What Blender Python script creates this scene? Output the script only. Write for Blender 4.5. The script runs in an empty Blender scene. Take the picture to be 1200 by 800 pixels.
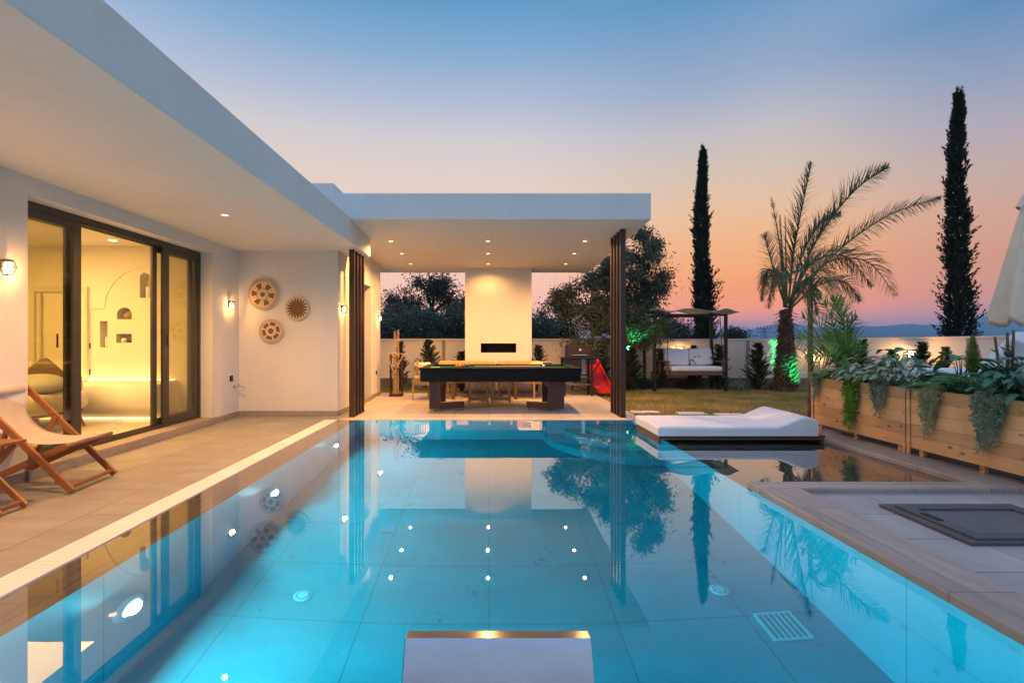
import bpy, math, random
from mathutils import Vector, Matrix, noise
PI = math.pi
SC = bpy.context.scene
COL = SC.collection
V = Vector

def lin(c):
    c = c / 255.0
    return c / 12.92 if c <= 0.04045 else ((c + 0.055) / 1.055) ** 2.4
def S(r, g, b): return (lin(r), lin(g), lin(b), 1)

F_PX, VX, VY, EYE = 567.0, 573.0, 398.0, 1.3
def W(x, y, d):
    """world point seen at photo pixel x,y at distance d"""
    return V(((x - VX) / F_PX * d, d, EYE - (y - VY) / F_PX * d))

# ------------------------------------------------------------------ materials
def _new(name):
    m = bpy.data.materials.new(name); m.use_nodes = True
    nt = m.node_tree; b = nt.nodes['Principled BSDF']
    return m, nt, b
def N(nt, t, **kw):
    n = nt.nodes.new(t)
    for k, v in kw.items(): setattr(n, k, v)
    return n
def L(nt, a, b): nt.links.new(a, b)
def mixc(nt, fac, a, b, mode='MIX'):
    n = N(nt, 'ShaderNodeMix', data_type='RGBA', blend_type=mode)
    for sock, val in ((n.inputs[0], fac), (n.inputs[6], a), (n.inputs[7], b)):
        if hasattr(val, 'links'): L(nt, val, sock)
        else: sock.default_value = val
    return n.outputs[2]
def math_(nt, op, a, b=None, c=None, clamp=False):
    n = N(nt, 'ShaderNodeMath', operation=op, use_clamp=clamp)
    for i, v in enumerate((a, b, c)):
        if v is None: continue
        if hasattr(v, 'links'): L(nt, v, n.inputs[i])
        else: n.inputs[i].default_value = v
    return n.outputs[0]
def coords(nt, scale=(1, 1, 1), rot=(0, 0, 0), kind='Object'):
    t = N(nt, 'ShaderNodeTexCoord'); mp = N(nt, 'ShaderNodeMapping')
    mp.inputs['Scale'].default_value = scale; mp.inputs['Rotation'].default_value = rot
    L(nt, t.outputs[kind], mp.inputs['Vector'])
    return mp.outputs[0]
def noise_(nt, vec, scale, detail=4, rough=.55, dist=0):
    n = N(nt, 'ShaderNodeTexNoise')
    n.inputs['Scale'].default_value = scale; n.inputs['Detail'].default_value = detail
    n.inputs['Roughness'].default_value = rough; n.inputs['Distortion'].default_value = dist
    L(nt, vec, n.inputs['Vector'])
    return n.outputs['Fac']
def ramp(nt, fac, stops, interp='LINEAR'):
    r = N(nt, 'ShaderNodeValToRGB'); r.color_ramp.interpolation = interp
    e = r.color_ramp.elements
    while len(e) < len(stops): e.new(.5)
    for el, (p, c) in zip(e, stops):
        el.position = p; el.color = c if len(c) == 4 else (*c, 1)
    L(nt, fac, r.inputs[0])
    return r.outputs[0]
def bump_(nt, b, h, strength, dist=.01):
    n = N(nt, 'ShaderNodeBump'); n.inputs['Strength'].default_value = strength
    n.inputs['Distance'].default_value = dist
    L(nt, h, n.inputs['Height']); L(nt, n.outputs[0], b.inputs['Normal'])

def mat(name, col, col2=None, rough=.6, metal=0, scale=3, lo=.35, hi=.65, bump=0, bscale=60, stretch=(1, 1, 1), spec=.5, sheen=0):
    m, nt, b = _new(name)
    b.inputs['Roughness'].default_value = rough; b.inputs['Metallic'].default_value = metal
    b.inputs['Specular IOR Level'].default_value = spec
    if sheen: b.inputs['Sheen Weight'].default_value = sheen
    vec = coords(nt, stretch)
    c = (*col[:3], 1); c2 = (*(col2 or [x * .8 for x in col[:3]])[:3], 1)
    f = noise_(nt, vec, scale, 6)
    L(nt, ramp(nt, f, [(lo, c2), (hi, c)]), b.inputs['Base Color'])
    if bump: bump_(nt, b, noise_(nt, vec, bscale, 5), bump)
    return m
def emit(name, col, s):
    m, nt, b = _new(name)
    b.inputs['Base Color'].default_value = (.8, .8, .8, 1)
    b.inputs['Emission Color'].default_value = (*col[:3], 1); b.inputs['Emission Strength'].default_value = s
    return m
def wood(name, c1, c2, axis='X', grain=14, rough=.5, knots=0, plank=None):
    m, nt, b = _new(name); b.inputs['Roughness'].default_value = rough
    st = {'X': (.6, 9, 9), 'Y': (9, .6, 9), 'Z': (9, 9, .6)}[axis]
    vec = coords(nt, st)
    f = noise_(nt, vec, grain / 9, 6, .6, 1.2)
    col = ramp(nt, f, [(.3, c2), (.7, c1)])
    big = noise_(nt, coords(nt), 1.7, 2)
    col = mixc(nt, math_(nt, 'MULTIPLY', big, .5), col, (c2[0] * .8, c2[1] * .8, c2[2] * .8, 1))
    if knots:
        vo = N(nt, 'ShaderNodeTexVoronoi'); vo.inputs['Scale'].default_value = 1
        ks = {'X': (5, 10, 10), 'Y': (10, 5, 10), 'Z': (10, 10, 5)}[axis]
        L(nt, coords(nt, ks), vo.inputs['Vector'])
        kf = ramp(nt, vo.outputs['Distance'], [(.07, (1, 1, 1)), (.2, (0, 0, 0))])
        col = mixc(nt, math_(nt, 'MULTIPLY', kf, knots), col, (.09, .035, .012, 1))
    if plank:
        sp = N(nt, 'ShaderNodeSeparateXYZ'); L(nt, coords(nt), sp.inputs[0])
        wn = N(nt, 'ShaderNodeTexWhiteNoise', noise_dimensions='1D')
        L(nt, math_(nt, 'FLOOR', math_(nt, 'DIVIDE', math_(nt, 'SUBTRACT', sp.outputs[2], plank[0]), plank[1])), wn.inputs['W'])
        tone = ramp(nt, wn.outputs['Value'], [(0, (.74, .72, .70)), (1, (1.08, 1.06, 1.02))])
        col = mixc(nt, 1, col, tone, 'MULTIPLY')
        st_ = ramp(nt, noise_(nt, coords(nt, (1, 1, .5)), 2.2, 5, .65), [(.36, (.70, .70, .72)), (.52, (1, 1, 1))])
        col = mixc(nt, .55, col, st_, 'MULTIPLY')
    L(nt, col, b.inputs['Base Color'])
    bump_(nt, b, f, .25, .004)
    return m
def tiles(name, c1, c2, mortar, bw, rh, ms, rough=.5, off=0., rot=(0, 0, 0), speck=0, grain=(1, 1, 1), gs=3, bump=.15, mixamt=.6):
    m, nt, b = _new(name)
    br = N(nt, 'ShaderNodeTexBrick'); br.offset = off
    br.inputs['Scale'].default_value = 1; br.inputs['Brick Width'].default_value = bw; br.inputs['Row Height'].default_value = rh
    br.inputs['Mortar Size'].default_value = ms; br.inputs['Mortar Smooth'].default_value = .2
    br.inputs['Color1'].default_value = (*c1[:3], 1); br.inputs['Color2'].default_value = (*c2[:3], 1); br.inputs['Mortar'].default_value = (*mortar[:3], 1)
    L(nt, coords(nt, rot=rot), br.inputs['Vector'])
    f = noise_(nt, coords(nt, grain), gs, 7, .62)
    shade = ramp(nt, f, [(.3, (.72, .72, .72)), (.7, (1.08, 1.08, 1.08))])
    col = mixc(nt, mixamt, br.outputs['Color'], shade, 'MULTIPLY')
    if speck:
        f2 = noise_(nt, coords(nt), 9, 3, .5); f3 = noise_(nt, coords(nt), 1.4, 2)
        sp = math_(nt, 'MULTIPLY', ramp(nt, f2, [(.66, (0, 0, 0)), (.7, (1, 1, 1))]), ramp(nt, f3, [(.45, (0, 0, 0)), (.6, (1, 1, 1))]))
        col = mixc(nt, math_(nt, 'MULTIPLY', sp, speck), col, (.02, .05, .06, 1))
    stain = ramp(nt, noise_(nt, coords(nt), .55, 6, .65, .6), [(.35, (.80, .79, .78)), (.55, (1, 1, 1))])
    col = mixc(nt, mixamt, col, stain, 'MULTIPLY')
    L(nt, col, b.inputs['Base Color'])
    b.inputs['Roughness'].default_value = rough
    r2 = ramp(nt, noise_(nt, coords(nt), 2.3, 4), [(.3, (rough * .75,) * 3), (.7, (min(1, rough * 1.2),) * 3)])
    L(nt, r2, b.inputs['Roughness'])
    h = math_(nt, 'SUBTRACT', math_(nt, 'MULTIPLY', f, .4), br.outputs['Fac'])
    bump_(nt, b, h, bump, .006)
    return m
def leafmat(name, c1, c2, scale=2.5, rough=.55):
    m, nt, b = _new(name)
    f = noise_(nt, coords(nt), scale, 3)
    f2 = noise_(nt, coords(nt), scale * 14, 1)
    fm = math_(nt, 'ADD', math_(nt, 'MULTIPLY', f, .5), math_(nt, 'MULTIPLY', f2, .5))
    col = ramp(nt, fm, [(.36, c2), (.62, c1)])
    L(nt, col, b.inputs['Base Color']); b.inputs['Roughness'].default_value = rough
    tr = N(nt, 'ShaderNodeBsdfTranslucent'); L(nt, col, tr.inputs['Color'])
    mx = N(nt, 'ShaderNodeMixShader'); mx.inputs[0].default_value = .2
    L(nt, b.outputs[0], mx.inputs[1]); L(nt, tr.outputs[0], mx.inputs[2])
    L(nt, mx.outputs[0], nt.nodes['Material Output'].inputs['Surface'])
    return m
def plaster(name, c1, c2):
    m, nt, b = _new(name); b.inputs['Roughness'].default_value = .88; b.inputs['Specular IOR Level'].default_value = .2
    a = noise_(nt, coords(nt), .8, 5, .6); v = noise_(nt, coords(nt, (5, 5, .35)), 1.6, 5, .6); f = noise_(nt, coords(nt), 9, 4, .6)
    s_ = math_(nt, 'ADD', math_(nt, 'MULTIPLY', a, .5), math_(nt, 'ADD', math_(nt, 'MULTIPLY', v, .3), math_(nt, 'MULTIPLY', f, .2)))
    L(nt, ramp(nt, s_, [(.36, c2), (.56, c1)]), b.inputs['Base Color'])
    h = math_(nt, 'ADD', noise_(nt, coords(nt), 55, 5), math_(nt, 'MULTIPLY', noise_(nt, coords(nt), 4, 3), 2.2))
    bump_(nt, b, h, .16, .008)
    return m
def glassmat(name, tint, ior=1.45):
    m, nt, b = _new(name); nt.nodes.remove(b)
    t = N(nt, 'ShaderNodeBsdfTransparent'); t.inputs[0].default_value = (*tint[:3], 1)
    g = N(nt, 'ShaderNodeBsdfGlossy'); g.inputs['Roughness'].default_value = .01; g.inputs['Color'].default_value = (1, 1, 1, 1)
    fr = N(nt, 'ShaderNodeFresnel'); ge = N(nt, 'ShaderNodeNewGeometry')
    L(nt, math_(nt, 'POWER', ior, math_(nt, 'MULTIPLY_ADD', ge.outputs['Backfacing'], -2, 1)), fr.inputs[0])
    mx = N(nt, 'ShaderNodeMixShader'); L(nt, fr.outputs[0], mx.inputs[0]); L(nt, t.outputs[0], mx.inputs[1]); L(nt, g.outputs[0], mx.inputs[2])
    L(nt, mx.outputs[0], nt.nodes['Material Output'].inputs['Surface'])
    return m
def basketmat(name, straw, brown, kind):
    """round woven tray: radial pattern about the object's own Y axis"""
    m, nt, b = _new(name); b.inputs['Roughness'].default_value = .8
    t = N(nt, 'ShaderNodeTexCoord'); sp = N(nt, 'ShaderNodeSeparateXYZ'); L(nt, t.outputs['Object'], sp.inputs[0])
    x, z = sp.outputs[0], sp.outputs[2]
    r = math_(nt, 'POWER', math_(nt, 'ADD', math_(nt, 'MULTIPLY', x, x), math_(nt, 'MULTIPLY', z, z)), .5)
    a = math_(nt, 'ARCTAN2', z, x)
    def band(lo, hi): return math_(nt, 'MULTIPLY', math_(nt, 'GREATER_THAN', r, lo), math_(nt, 'LESS_THAN', r, hi))
    def spokes(n, th, ph=0): return math_(nt, 'GREATER_THAN', math_(nt, 'SINE', math_(nt, 'ADD', math_(nt, 'MULTIPLY', a, n), ph)), th)
    def MX(p, q): return math_(nt, 'MAXIMUM', p, q)
    def MU(p, q): return math_(nt, 'MULTIPLY', p, q)
    if kind == 'wheel':
        rr = .268
        f = MX(band(0, .165 * rr), MU(band(.38 * rr, .72 * rr), math_(nt, 'LESS_THAN', math_(nt, 'ABSOLUTE', math_(nt, 'SINE', math_(nt, 'MULTIPLY', a, 3))), .93)))
        f = MX(f, MU(band(.79 * rr, .935 * rr), spokes(52, .35)))
        f = MX(f, MU(band(.26 * rr, .40 * rr), spokes(30, .55)))
        f = MU(f, math_(nt, 'SUBTRACT', 1, MU(MU(band(.42 * rr, .8 * rr), spokes(6, .82)), 1)))
    elif kind == 'ring':
        rr = .21
        f = MX(band(0, .22 * rr), MU(band(.44 * rr, .72 * rr), spokes(6, -.75)))
        f = MX(f, MU(band(.79 * rr, .93 * rr), spokes(46, .35)))
    else:
        rr = .21
        w = math_(nt, 'MULTIPLY', math_(nt, 'ABSOLUTE', math_(nt, 'SINE', math_(nt, 'MULTIPLY', a, 9.5))), .34 * rr)
        f = math_(nt, 'LESS_THAN', r, math_(nt, 'ADD', w, .53 * rr))
    n = noise_(nt, t.outputs['Object'], 30, 4)
    c1 = mixc(nt, n, straw, (straw[0] * .7, straw[1] * .65, straw[2] * .6, 1))
    c2 = mixc(nt, n, brown, (brown[0] * .5, brown[1] * .5, brown[2] * .5, 1))
    L(nt, mixc(nt, f, c1, c2), b.inputs['Base Color'])
    wv = math_(nt, 'SINE', math_(nt, 'MULTIPLY', r, 700))
    bump_(nt, b, wv, .5, .004)
    return m

# ------------------------------------------------------------------ mesh builder
class M:
    def __init__(s): s.v = []; s.f = []; s.sm = []
    def add(s, vs, fs, smooth=False):
        o = len(s.v); s.v += [tuple(p) for p in vs]
        for f in fs: s.f.append(tuple(i + o for i in f)); s.sm.append(smooth)
        return s
    def box(s, x0, x1, y0, y1, z0, z1):
        if x0 > x1: x0, x1 = x1, x0
        if y0 > y1: y0, y1 = y1, y0
        if z0 > z1: z0, z1 = z1, z0
        return s.add([(x0, y0, z0), (x1, y0, z0), (x1, y1, z0), (x0, y1, z0), (x0, y0, z1), (x1, y0, z1), (x1, y1, z1), (x0, y1, z1)],
                     [(3, 2, 1, 0), (4, 5, 6, 7), (0, 1, 5, 4), (1, 2, 6, 5), (2, 3, 7, 6), (3, 0, 4, 7)])
    def bar(s, p, q, w, h, up=(0, 0, 1)):
        """square bar from p to q, w wide, h high"""
        p, q = V(p), V(q); d = (q - p).normalized(); u = V(up)
        if abs(d.dot(u)) > .98: u = V((0, 1, 0)) if abs(d.y) < .9 else V((1, 0, 0))
        a = d.cross(u).normalized() * (w / 2); b = a.cross(d).normalized() * (h / 2)
        vs = [p - a - b, p + a - b, p + a + b, p - a + b, q - a - b, q + a - b, q + a + b, q - a + b]
        return s.add(vs, [(0, 1, 2, 3)[::-1], (4, 5, 6, 7), (0, 1, 5, 4), (1, 2, 6, 5), (2, 3, 7, 6), (3, 0, 4, 7)][0:6])
    def tube(s, pts, r, seg=8, caps=True):
        pts = [V(p) for p in pts]; n = len(pts)
        rs = r if isinstance(r, (list, tuple)) else [r] * n
        ref = V((0, 0, 1)) if abs((pts[-1] - pts[0]).normalized().z) < .9 else V((1, 0, 0))
        vs = []
        for i, p in enumerate(pts):
            t = (pts[min(i + 1, n - 1)] - pts[max(i - 1, 0)]).normalized()
            a = t.cross(ref)
            a = a.normalized() if a.length > 1e-5 else V((1, 0, 0))
            b = t.cross(a).normalized()
            for k in range(seg):
                g = 2 * PI * k / seg
                vs.append(p + (a * math.cos(g) + b * math.sin(g)) * rs[i])
        fs = [(i * seg + k, i * seg + (k + 1) % seg, (i + 1) * seg + (k + 1) % seg, (i + 1) * seg + k) for i in range(n - 1) for k in range(seg)]
        s.add(vs, fs, True)
        if caps: s.add(vs[:seg], [tuple(range(seg))[::-1]]); s.add(vs[-seg:], [tuple(range(seg))])
        return s
    def lathe(s, prof, c=(0, 0, 0), axis='Z', seg=32, smooth=True):
        """prof: list of (radius, height)"""
        vs = []; n = len(prof)
        for r, h in prof:
            for k in range(seg):
                a = 2 * PI * k / seg; x, y = r * math.cos(a), r * math.sin(a)
                p = {'Z': (x, y, h), 'Y': (x, h, -y), 'X': (h, x, y)}[axis]
                vs.append((p[0] + c[0], p[1] + c[1], p[2] + c[2]))
        return s.add(vs, [(i * seg + k, i * seg + (k + 1) % seg, (i + 1) * seg + (k + 1) % seg, (i + 1) * seg + k) for i in range(n - 1) for k in range(seg)], smooth)
    def prism(s, poly, a0, a1, axis='Y', smooth=False):
        """2-D outline extruded along an axis"""
        mk = {'Y': lambda p, a: (p[0], a, p[1]), 'X': lambda p, a: (a, p[0], p[1]), 'Z': lambda p, a: (p[0], p[1], a)}[axis]
        n = len(poly); vs = [mk(p, a0) for p in poly] + [mk(p, a1) for p in poly]
        s.add(vs, [tuple(range(n)), tuple(range(2 * n - 1, n - 1, -1))])
        s.add(vs, [(i, i + n, (i + 1) % n + n, (i + 1) % n) for i in range(n)], smooth)
        return s
    def quad(s, a, b, c, d): return s.add([a, b, c, d], [(0, 1, 2, 3)])
    def leaf(s, p, d, n, l, w, bend=0):
        p, d, n = V(p), V(d), V(n)
        side = d.cross(n)
        side = side.normalized() if side.length > 1e-4 else V((1, 0, 0))
        up = side.cross(d).normalized()
        m = p + d * (l * .45)
        return s.add([p, m + side * (w / 2) + up * bend * .3, p + d * l - up * bend, m - side * (w / 2) + up * bend * .3], [(0, 1, 2, 3)])
    def cushion(s, x0, x1, y0, y1, z0, z1, r=.05, n=4, puff=0):
        """soft rounded block"""
        nx = ny = 10
        def g(): pass
        cx, cy, cz = (x0 + x1) / 2, (y0 + y1) / 2, (z0 + z1) / 2
        hx, hy, hz = (x1 - x0) / 2, (y1 - y0) / 2, (z1 - z0) / 2
        r = min(r, hx, hy, hz)
        K = 8; idx = {}; vs = []; fs = []
        def P(a, b, c):  # point on unit cube -> rounded box
            q = V((a * hx, b * hy, c * hz))
            core = V((max(-hx + r, min(hx - r, q.x)), max(-hy + r, min(hy - r, q.y)), max(-hz + r, min(hz - r, q.z))))
            dlt = q - core
            if dlt.length > 1e-9: q = core + dlt.normalized() * r
            if puff:
                k = (1 - a * a) * (1 - b * b)
                q.z += math.copysign(puff * k, c) if abs(c) > .5 else 0
            return V((cx, cy, cz)) + q
        def cs(h):  # sample params with extra density at the rounding
            e = r / h
            return [-1, -1 + e * .15, -1 + e * .5, -1 + e, *[-1 + e + (2 - 2 * e) * i / 5 for i in range(1, 5)], 1 - e, 1 - e * .5, 1 - e * .15, 1]
        A, B, C = cs(hx), cs(hy), cs(hz)
        def grid(U, Wd, fn, flip):
            o = len(vs)
            for u in U:
                for w in Wd: vs.append(fn(u, w))
            m = len(Wd)
            for i in range(len(U) - 1):
                for j in range(m - 1):
                    q = (o + i * m + j, o + (i + 1) * m + j, o + (i + 1) * m + j + 1, o + i * m + j + 1)
                    fs.append(q[::-1] if flip else q)
        grid(A, B, lambda a, b: P(a, b, 1), False); grid(A, B, lambda a, b: P(a, b, -1), True)
        grid(A, C, lambda a, c: P(a, -1, c), False); grid(A, C, lambda a, c: P(a, 1, c), True)
        grid(B, C, lambda b, c: P(1, b, c), False); grid(B, C, lambda b, c: P(-1, b, c), True)
        return s.add(vs, fs, True)
    def xform(s, mtx):
        s.v = [tuple(mtx @ V(p)) for p in s.v]; return s
    def build(s, name, m=None, parent=None, bevel=0, world=True, merge=False, solid=0):
        me = bpy.data.meshes.new(name)
        vs = s.v
        if parent is not None and world:
            o = wloc(parent); vs = [(p[0] - o.x, p[1] - o.y, p[2] - o.z) for p in vs]
        me.from_pydata(vs, [], s.f)
        me.polygons.foreach_set('use_smooth', s.sm)
        me.update()
        if merge:
            import bmesh
            bm = bmesh.new(); bm.from_mesh(me); bmesh.ops.remove_doubles(bm, verts=bm.verts, dist=1e-4)
            bmesh.ops.recalc_face_normals(bm, faces=bm.faces); bm.to_mesh(me); bm.free()
        ob = bpy.data.objects.new(name, me); COL.objects.link(ob)
        if m: me.materials.append(m)
        if parent is not None: ob.parent = parent
        if solid:
            md = ob.modifiers.new('solid', 'SOLIDIFY'); md.thickness = solid; md.offset = 0
        if bevel:
            md = ob.modifiers.new('bevel', 'BEVEL'); md.width = bevel; md.segments = 2; md.limit_method = 'ANGLE'; md.harden_normals = False
        return ob
def wloc(o):
    t = V((0, 0, 0))
    while o is not None: t = t + o.location; o = o.parent
    return t
def tag(o, label, cat, group=None, kind=None):
    o['label'] = label; o['category'] = cat
    if group: o['group'] = group
    if kind: o['kind'] = kind
    return o
def thing(name, label, cat, loc=(0, 0, 0), group=None, rz=0):
    o = bpy.data.objects.new(name, None); COL.objects.link(o); o.location = loc; o.rotation_euler = (0, 0, rz)
    o.empty_display_size = .2
    return tag(o, label, cat, group)
def copy_thing(r, loc, rz=None, label=None, scale=None):
    c = r.copy(); COL.objects.link(c); c.location = loc
    if rz is not None: c.rotation_euler = (0, 0, rz)
    if label: c['label'] = label
    if scale: c.scale = scale if isinstance(scale, (tuple, list)) else (scale,) * 3
    for ch in list(r.children):
        d = ch.copy(); COL.objects.link(d); d.parent = c
        for g in list(ch.children):
            e = g.copy(); COL.objects.link(e); e.parent = d
    return c
def lamp(kind, name, loc, energy, col, parent=None, target=None, size=.04, spot=110, blend=.6, shape=None):
    li = bpy.data.lights.new(name, kind); li.energy = energy; li.color = col[:3]
    if kind == 'SPOT': li.spot_size = math.radians(spot); li.spot_blend = blend; li.shadow_soft_size = size
    elif kind == 'POINT': li.shadow_soft_size = size
    elif kind == 'AREA':
        if shape: li.shape = 'RECTANGLE'; li.size, li.size_y = shape
        else: li.shape = 'DISK'; li.size = size
    o = bpy.data.objects.new(name, li); COL.objects.link(o)
    o.location = V(loc) - (wloc(parent) if parent is not None else V((0, 0, 0)))
    if parent is not None: o.parent = parent
    if target is not None: o.rotation_euler = (V(target) - V(loc)).to_track_quat('-Z', 'Y').to_euler()
    return o
random.seed(7)
R = random.Random(11)
# ------------------------------------------------------------------ palette
PLASTER = plaster('white_plaster', (.70, .685, .66, 1), (.655, .64, .615, 1))
INNER = mat('inner_plaster', (.80, .77, .70), (.77, .74, .67), rough=.8, scale=2, spec=.2)
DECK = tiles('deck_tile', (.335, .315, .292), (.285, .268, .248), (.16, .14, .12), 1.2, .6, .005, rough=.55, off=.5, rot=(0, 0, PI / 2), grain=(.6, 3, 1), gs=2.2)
PAVE = tiles('grey_paving', (.40, .375, .365), (.33, .31, .31), (.15, .145, .14), .9, .45, .005, rough=.5, off=.5, grain=(2, .5, 1), gs=2.5)
TRAV = tiles('travertine', (.42, .345, .29), (.36, .30, .255), (.16, .13, .10), .3, 1.2, .003, rough=.45, off=0, grain=(16, 1.2, 1), gs=1.6, bump=.3, mixamt=.95)
TRAVX = tiles('travertine_cross', (.42, .345, .29), (.36, .30, .255), (.16, .13, .10), 1.2, .3, .003, rough=.45, off=0, grain=(1.2, 16, 1), gs=1.6, bump=.3, mixamt=.95)
LEDGE = tiles('wet_travertine', (.42, .29, .17), (.36, .25, .15), (.2, .14, .09), .32, 1.2, .003, rough=.35, off=0, grain=(16, 1.2, 1), gs=1.6, bump=.25, mixamt=.95)
GRATE = mat('overflow_grate', (.86, .82, .77), (.8, .76, .71), rough=.6)
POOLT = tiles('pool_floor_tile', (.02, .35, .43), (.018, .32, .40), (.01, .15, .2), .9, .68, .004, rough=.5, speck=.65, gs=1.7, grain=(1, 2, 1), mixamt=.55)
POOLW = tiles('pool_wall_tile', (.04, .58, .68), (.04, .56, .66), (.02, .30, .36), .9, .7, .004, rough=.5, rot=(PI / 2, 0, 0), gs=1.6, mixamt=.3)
POOLX = tiles('pool_side_tile', (.04, .58, .68), (.04, .56, .66), (.02, .30, .36), .9, .7, .004, rough=.5, rot=(PI / 2, PI / 2, 0), gs=1.6, speck=.3, mixamt=.3)
TANK = tiles('tank_stone', (.10, .095, .092), (.085, .082, .08), (.03, .03, .03), .6, .6, .005, rough=.5, gs=2.5)
SKIRT = mat('skirting_stone', (.34, .29, .25), (.27, .23, .20), rough=.6, scale=6, stretch=(1, 1, 4))
FRAME = mat('bronze_frame', (.085, .078, .062), (.07, .064, .05), rough=.38, metal=.4)
FINM = wood('brown_fin', (.075, .032, .017, 1), (.045, .02, .011, 1), 'Z', rough=.4)
BLACK = mat('black_satin', (.010, .008, .008), (.008, .006, .006), rough=.6, spec=.08)
BLACKMETAL = mat('black_metal', (.02, .019, .02), (.014, .013, .013), rough=.45, metal=.3)
STEEL = mat('brushed_steel', (.46, .47, .49), (.40, .41, .44), rough=.13, metal=1, scale=9, lo=.3, hi=.7, stretch=(.8, 2, 2), bump=.04, bscale=7)
CHROME = mat('chrome', (.7, .7, .7), (.65, .65, .65), rough=.15, metal=1)
TEAK = wood('orange_teak', (.36, .135, .045, 1), (.22, .075, .025, 1), 'X', rough=.45)
TEAKY = wood('teak_slat', (.30, .13, .055, 1), (.19, .08, .035, 1), 'Y', rough=.5)
PINE = wood('knotty_pine', (.76, .46, .23, 1), (.64, .35, .15, 1), 'Y', grain=16, rough=.55, knots=.9, plank=(.08, .129))
DKWOOD = wood('dark_walnut', (.075, .022, .013, 1), (.04, .013, .008, 1), 'Z', rough=.35)
PALEWOOD = wood('pale_wood', (.58, .40, .22, 1), (.44, .29, .155, 1), 'Z', rough=.55)
BROWNWOOD = wood('brown_plank', (.19, .10, .06, 1), (.11, .06, .038, 1), 'X', rough=.6)
CANVAS = mat('canvas', (.56, .48, .41), (.49, .42, .36), rough=.9, scale=5, bump=.2, bscale=220, sheen=.2, spec=.1)
WHITEFAB = mat('white_fabric', (.76, .75, .76), (.70, .69, .71), rough=.9, scale=4, bump=.15, bscale=160, spec=.1)
GREYFAB = mat('grey_fabric', (.50, .51, .52), (.44, .45, .46), rough=.9, scale=6, bump=.2, bscale=160, spec=.1)
CREAMFAB = mat('cream_fabric', (.80, .67, .50), (.72, .60, .45), rough=.9, scale=4, bump=.15, bscale=160, spec=.1)
SOFAFAB = mat('sofa_fabric', (.62, .58, .53), (.54, .50, .45), rough=.9, scale=6, bump=.2, bscale=120, spec=.1)
TAUPE = mat('taupe_fabric', (.20, .15, .115), (.17, .125, .095), rough=.9, scale=6, bump=.2, bscale=120, spec=.1)
ORANGEFAB = mat('ochre_fabric', (.58, .36, .17), (.50, .30, .14), rough=.9, scale=6, bump=.2, bscale=120, spec=.1)
ROPE = mat('rope', (.42, .30, .17), (.30, .21, .12), rough=.85, scale=60, stretch=(3, 3, .3), bump=.4, bscale=80)
FELT = mat('green_felt', (.012, .055, .045), (.010, .048, .038), rough=.95, scale=30, spec=.1)
WALLP = mat('garden_wall_render', (.80, .73, .63), (.70, .635, .54), rough=.9, scale=1.1, bump=.1, spec=.2)
WALLB = mat('wall_footing', (.24, .22, .20), (.12, .11, .10), rough=.9, scale=5, bump=.4, bscale=20)
LAWN = mat('lawn_soil', (.13, .14, .035), (.27, .20, .08), rough=.95, scale=.9, lo=.4, hi=.62, bump=.6, bscale=90, spec=.1)
EARTH = mat('dry_earth', (.10, .09, .055), (.06, .07, .035), rough=.95, scale=.12, spec=.1)
BARK = mat('bark', (.09, .07, .055), (.045, .035, .028), rough=.95, scale=8, stretch=(3, 3, .5), bump=.6, bscale=24)
PALMBARK = mat('palm_boot', (.16, .10, .06), (.07, .045, .03), rough=.95, scale=7, bump=.6, bscale=30)
OLIVE = leafmat('olive_leaf', (.11, .145, .08, 1), (.05, .065, .04, 1), 1.6)
DARKLEAF = leafmat('dark_leaf', (.045, .06, .045, 1), (.02, .028, .02, 1), 1.2)
BUSHLEAF = leafmat('bush_leaf', (.10, .13, .085, 1), (.04, .056, .038, 1), 1.0)
CONIFER = leafmat('conifer_leaf', (.075, .10, .034, 1), (.028, .042, .014, 1), 4)
CYPRESS = leafmat('cypress_leaf', (.026, .036, .02, 1), (.01, .015, .009, 1), 2)
PALMLEAF = leafmat('palm_leaf', (.14, .17, .075, 1), (.07, .085, .04, 1), 3)
DRYPALM = leafmat('dry_palm_leaf', (.30, .23, .09, 1), (.15, .12, .05, 1), 3)
ARECA = leafmat('areca_leaf', (.17, .33, .06, 1), (.07, .17, .035, 1), 4)
SILVER = leafmat('silver_leaf', (.48, .54, .38, 1), (.17, .25, .16, 1), 9)
BROAD = leafmat('broad_leaf', (.05, .22, .035, 1), (.02, .085, .02, 1), 5, .4)
BLUELEAF = leafmat('blue_leaf', (.06, .19, .10, 1), (.022, .08, .045, 1), 6, .35)
FERN = leafmat('fern_leaf', (.26, .42, .05, 1), (.11, .22, .025, 1), 6)
PALEHANG = leafmat('pale_trailing_leaf', (.46, .48, .24, 1), (.24, .27, .13, 1), 12)
SAGEHANG = leafmat('sage_trailing_leaf', (.34, .43, .30, 1), (.15, .21, .15, 1), 12)
SPIRE = leafmat('spire_leaf', (.24, .30, .09, 1), (.11, .16, .04, 1), 12)
REDPL = mat('red_plastic', (.62, .02, .02), (.55, .016, .016), rough=.35)
BLUEPL = mat('blue_plastic', (.03, .10, .22), (.025, .085, .18), rough=.4)
HATCH = mat('hatch_grey', (.085, .085, .09), (.07, .07, .075), rough=.5, scale=5)
HATCHT = mat('hatch_infill', (.12, .12, .125), (.10, .10, .105), rough=.55, scale=3)
STONEW = mat('pale_stone', (.60, .57, .52), (.50, .47, .43), rough=.85, scale=6)
GLASS = glassmat('door_glass', (.88, .875, .80), 1.45)
LENS = glassmat('lens_glass', (.95, .95, .95), 1.3)
WARM = (1.0, .47, .14)
LAMPGLOW = emit('warm_lamp', (1, .70, .38), 8)
SPOTGLOW = emit('downlight_glow', (1, .60, .30), 3.8)
POOLGLOW = emit('pool_lamp_glow', (.75, .97, 1), 2.5)
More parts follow.
